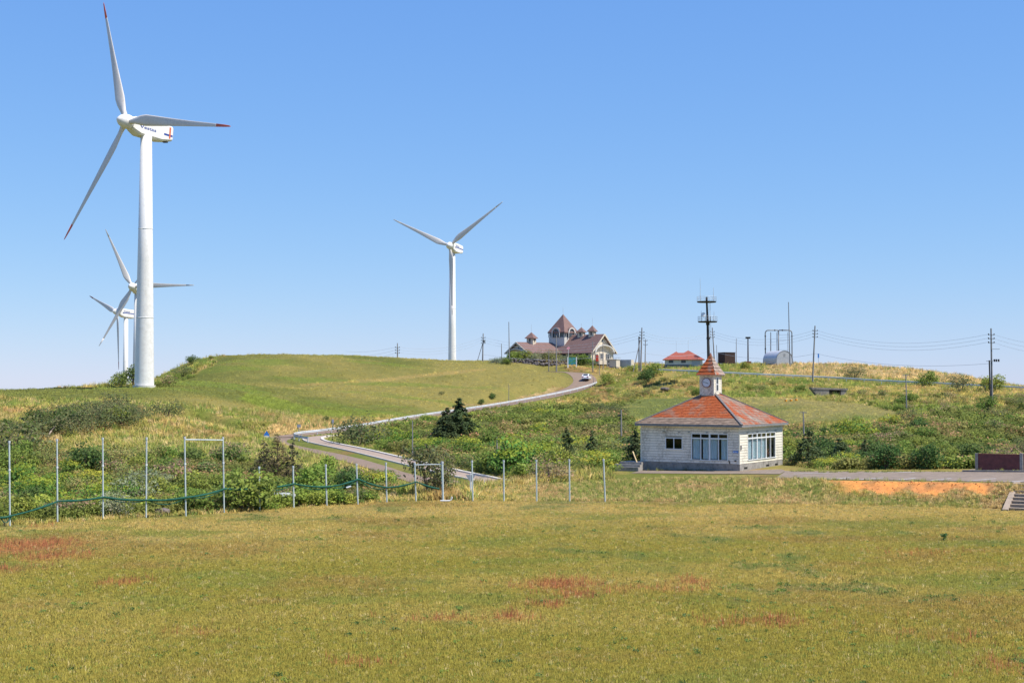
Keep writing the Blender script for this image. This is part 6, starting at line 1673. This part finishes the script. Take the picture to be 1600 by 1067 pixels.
# clover and plantain leaves on the field
N_ = 9000
D = 1 / rg.uniform(1 / 105, 1 / 42, N_); X = (rg.uniform(-200, 1800, N_) - CX) / F * D
m = (D < foot(X) - 1) & (rg.uniform(size=N_) < .04 + .96 * smooth(.60, .72, fbm(X / 3.0, D / 4.0, 131, 3)) * smooth(.48, .6, fbm(X / 13, D / 9, 133, 2))); X, D = X[m], D[m]; n_ = len(X)
v, q, c0 = crown_np(950, 26, .16, .10, 5, .075, (1, 1, 1)); wd = bpy.data.objects.new("weed", np_mesh("weed", v, q, M['leafi'], c0))
s = rg.uniform(.5, 1.3, n_); tint = lerp3(V3(.075, .12, .038), V3(.13, .17, .03), rg.uniform(0, 1, n_))
scatter("field_weeds", np.stack([X, D, height(X, D)], 1), rots(n_, .1), np.stack([s, s, s * .9], 1), tint, [wd])

# rough grass on the bank and hillsides
def ground_pts(N_, d0, d1, p0=-240, p1=1840):
    D = 1 / rg.uniform(1 / d1, 1 / d0, N_); X = (rg.uniform(p0, p1, N_) - CX) / F * D; return X, D
P_rough = [tuft(11, 16, .30, .55, .035, .45), tuft(12, 14, .26, .75, .028, .3), tuft(13, 18, .36, .38, .045, .6)]
X1, D1 = ground_pts(142000, 92, 430); X2, D2 = ground_pts(28000, 104, 128, 780, 1840); X3, D3 = ground_pts(22000, 240, 420)
X4, D4 = ground_pts(16000, 205, 262, 380, 720)
X, D = np.r_[X1, X2, X3, X4], np.r_[D1, D2, D3, D4]
m = (D > foot(X) + .4) & ~blocked(X, D, .1); X, D = X[m], D[m]; Z = height(X, D)
c, hill, mead, dry, soil = ground_col(X, D, Z); n_ = len(X)
bank = (D < edge(X) + .6) & (X > -3)
short = hill | mead
cut = (np.abs(proj(X, D, Z)[0] - 1293) < 30) & (D > 270) & (D < 300)
keep = ~cut & (soil < .25) & (rg.uniform(size=n_) < np.where(short, .75, .92)); 
rd_, _z = road_near('lower', X, D); rp_, _z = road_near('path', X, D); ru_, _z = road_near('upper', X, D)
X, D, Z, c, hill, mead, dry, bank, short = [a[keep] for a in (X, D, Z, c, hill, mead, dry, bank, short)]; nr_ = np.minimum(np.minimum(rd_[keep] - 2.3, rp_[keep] - 1.3), ru_[keep] - 2.8); n_ = len(X)
s = rg.uniform(.55, 1.3, n_) * (.7 + .6 * fbm(X / 6, D / 6, 311, 3))
s = np.where(short, s * .42, s); s = np.where(bank, s * .42, s); s = np.where(nr_ < 2.5, s * .45, s); s = np.where(dry, s * 1.15, s)
c = c * rg.uniform(.75, 1.32, (n_, 1)) * 1.1
pq = proj(X, D, Z); thick = inpoly(pq[0], pq[1], ZONES['left_thicket'][0]) | inpoly(pq[0], pq[1], ZONES['hollow'][0]) | inpoly(pq[0], pq[1], ZONES['right_scrub'][0])
s = np.where(thick, s * .6, s); s = np.where((X < -7) & (D < foot(X) + 7), s * .5, s)
trk = inpoly(pq[0], pq[1], [(470,601),(600,592),(690,582),(760,577.5),(760,580),(690,585.5),(600,595.5),(470,604)]); s = np.where(trk, s * 1.5, s)
t = (rg.uniform(size=n_) < np.where((X > -20) & (D > 225), .13, .22)) & ~short; c[t] = V3(.36, .27, .13) * rg.uniform(.75, 1.25, (t.sum(), 1))
t = (rg.uniform(size=n_) < .20) & ~short; c[t] = V3(.10, .145, .035) * rg.uniform(.75, 1.25, (t.sum(), 1))
ex = []
for (a, b_, n2, js) in (((1235, 736.9), (1500, 737.8), 150, .25), ((1275, 739.0), (1400, 738.3), 60, .10), ((1215, 748), (1300, 749.8), 60, .2), ((1300, 749.8), (1585, 754.2), 70, .18), ((1003, 735.6), (1150, 736.0), 50, .15), ((1520, 737.6), (1600, 738), 30, .3)):
    p, q = on_terr(*a), on_terr(*b_); u = rg.uniform(0, 1, n2)
    ex.append(np.stack([p[0] + (q[0] - p[0]) * u + rg.normal(0, .1, n2), p[1] + (q[1] - p[1]) * u + rg.normal(0, js, n2), np.full(n2, .02)], 1))
ex = np.concatenate(ex); ne = len(ex); ex[:, 2] += 1.22 + (ex[:, 0] - 19) * 0.0245
X = np.r_[X, ex[:, 0]]; D = np.r_[D, ex[:, 1]]; Z = np.r_[Z, ex[:, 2]]; c = np.r_[c, V3(.14, .15, .045) * rg.uniform(.6, 1.5, (ne, 1))]; s = np.r_[s, rg.uniform(.15, .5, ne)]; short = np.r_[short, np.zeros(ne, bool)]; n_ = len(X)
wdt = np.where(short, 2.0, 1.25)
scatter("rough_grass", np.stack([X, D, Z], 1), rots(n_), np.stack([s * wdt, s * wdt, s], 1), c, P_rough, rg.choice(3, n_, p=[.45, .2, .35]))
N_ = 5200; X = rg.uniform(23, 38, N_); D = rg.uniform(103, 119, N_); sa, sb = soil_amount(X, D); m = (np.maximum(sa, sb * 2) > .4) & (rg.uniform(size=N_) < .45); X, D = X[m], D[m]; n_ = len(X)
s = rg.uniform(.02, .07, n_) * np.where(rg.uniform(size=n_) < .08, 2.0, 1)
clod = bpy.data.objects.new("clod", rock_mesh("clod", 333, M['clod'], sub=1))
scatter("soil_clods", np.stack([X, D, height(X, D)], 1), rots(n_, 1.0), np.stack([s, s, s * .7], 1), np.ones((n_, 3)), [clod])
# low scrub filling the thickets
X, D = ground_pts(62000, 93, 345); Z = height(X, D); px, py = proj(X, D, Z)
PZ = [(ZONES['left_thicket'][0], .75, .88), (ZONES['hollow'][0], .62, 1.2), (ZONES['right_scrub'][0], .62, 1.2), (ZONES['upper_heath'][0], .40, .55), (ZONES['left_slope'][0], .30, .6), ([(245,606),(290,580),(335,560),(340,566),(300,590),(262,606)], .8, .6),
      ([(1400,660),(1600,622),(1650,622),(1650,640),(1500,650)], .7, .6), ([(940,610),(1000,630),(960,640),(900,640),(780,650),(640,668),(520,690),(640,662),(800,632)], .45, .5), ([(1226,676),(1226,665),(1400,655),(1480,640),(1500,645),(1400,670)], .5, .5), ([(-20,700),(300,690),(370,700),(370,715),(-20,715)], .28, .5), ([(1620,632),(1840,630),(1840,738),(1640,735)], .6, 1.1), ([(-240,710),(-20,705),(-20,820),(-240,835)], .75, .9), ([(800,752),(1000,735),(1000,742),(900,750)], .3, .35)]
keep = np.zeros(len(X)); ss = np.ones(len(X)) * .6
for poly, pr, sz in PZ:
    m = inpoly(px, py, poly); keep = np.where(m, np.maximum(keep, pr), keep); ss = np.where(m, sz, ss)
cl = fbm(X / 4.5, D / 6, 321, 3)
m = (rg.uniform(size=len(X)) < keep * smooth(.22, .5, cl)) & ~blocked(X, D, .9) & (D > foot(X) + 1.2)
for a, b, rx_, ry_ in ((1236,627,22,7),(1293,618,36,12),(1040,612,12,8)): m &= ~((np.abs(px - a) < rx_) & (np.abs(py - b) < ry_))
X, D, Z, ss, px, py = X[m], D[m], Z[m], ss[m], px[m], py[m]; n_ = len(X)
protos = []
for j, kw in enumerate([dict(n=170, rx=.75, h=.95, lumps=7, leaf=.19, base=(1, 1, 1)), dict(n=200, rx=.85, h=.85, lumps=8, leaf=.16, base=(1, 1, 1)), dict(n=190, rx=.8, h=.9, lumps=8, leaf=.17, base=(1, 1, 1), tops=(1.9, 1.1, 2.0), top_share=.5), dict(n=190, rx=.85, h=.9, lumps=8, leaf=.17, base=(1, 1, 1), tops=(1.8, 1.55, .95), top_share=.6)]):
    v, q, c0 = crown_np(960 + j, **kw); c0 = np.asarray(c0)
    if j >= 2:
        rr = np.random.default_rng(5 + j)
        c1 = crown_np(960 + j, **{**kw, 'tops': None})[2]
        # raw multipliers above 1 tint the flower heads when the undergrowth colour multiplies in
        mm = np.abs(c0 - c1).sum(1) > 1e-6; c0 = c1.copy(); c0[mm] = np.array(kw['tops'])[None] * rr.uniform(.7, 1.2, (mm.sum() // 4, 1)).repeat(4, 0)
    protos.append(bpy.data.objects.new("scrub", np_mesh("scrub", v, q, M['leafi'], c0)))
drift = fbm(X / 7, D / 9, 331, 3); dr2 = fbm(X / 8 + 50, D / 10, 341, 3)
tint = lerp3(V3(.102, .119, .026), V3(.152, .139, .042), smooth(.35, .65, drift)); tint = lerp3(tint, V3(.135, .18, .036), smooth(.52, .66, dr2)[...] * .8)
tint = tint * rg.uniform(.75, 1.25, (n_, 1))
pick = np.where(rg.uniform(size=n_) < smooth(.45, .62, drift) * .75, 2, np.where(rg.uniform(size=n_) < smooth(.50, .62, dr2) * .5, 3, rg.choice(2, n_)))
s = ss * rg.uniform(.55, 1.5, n_) * np.clip(D / 200, .8, 1.3)
scatter("undergrowth", np.stack([X, D, Z - .05], 1), rots(n_, .08), np.stack([s * 1.15, s * 1.15, s], 1), tint, protos, pick)
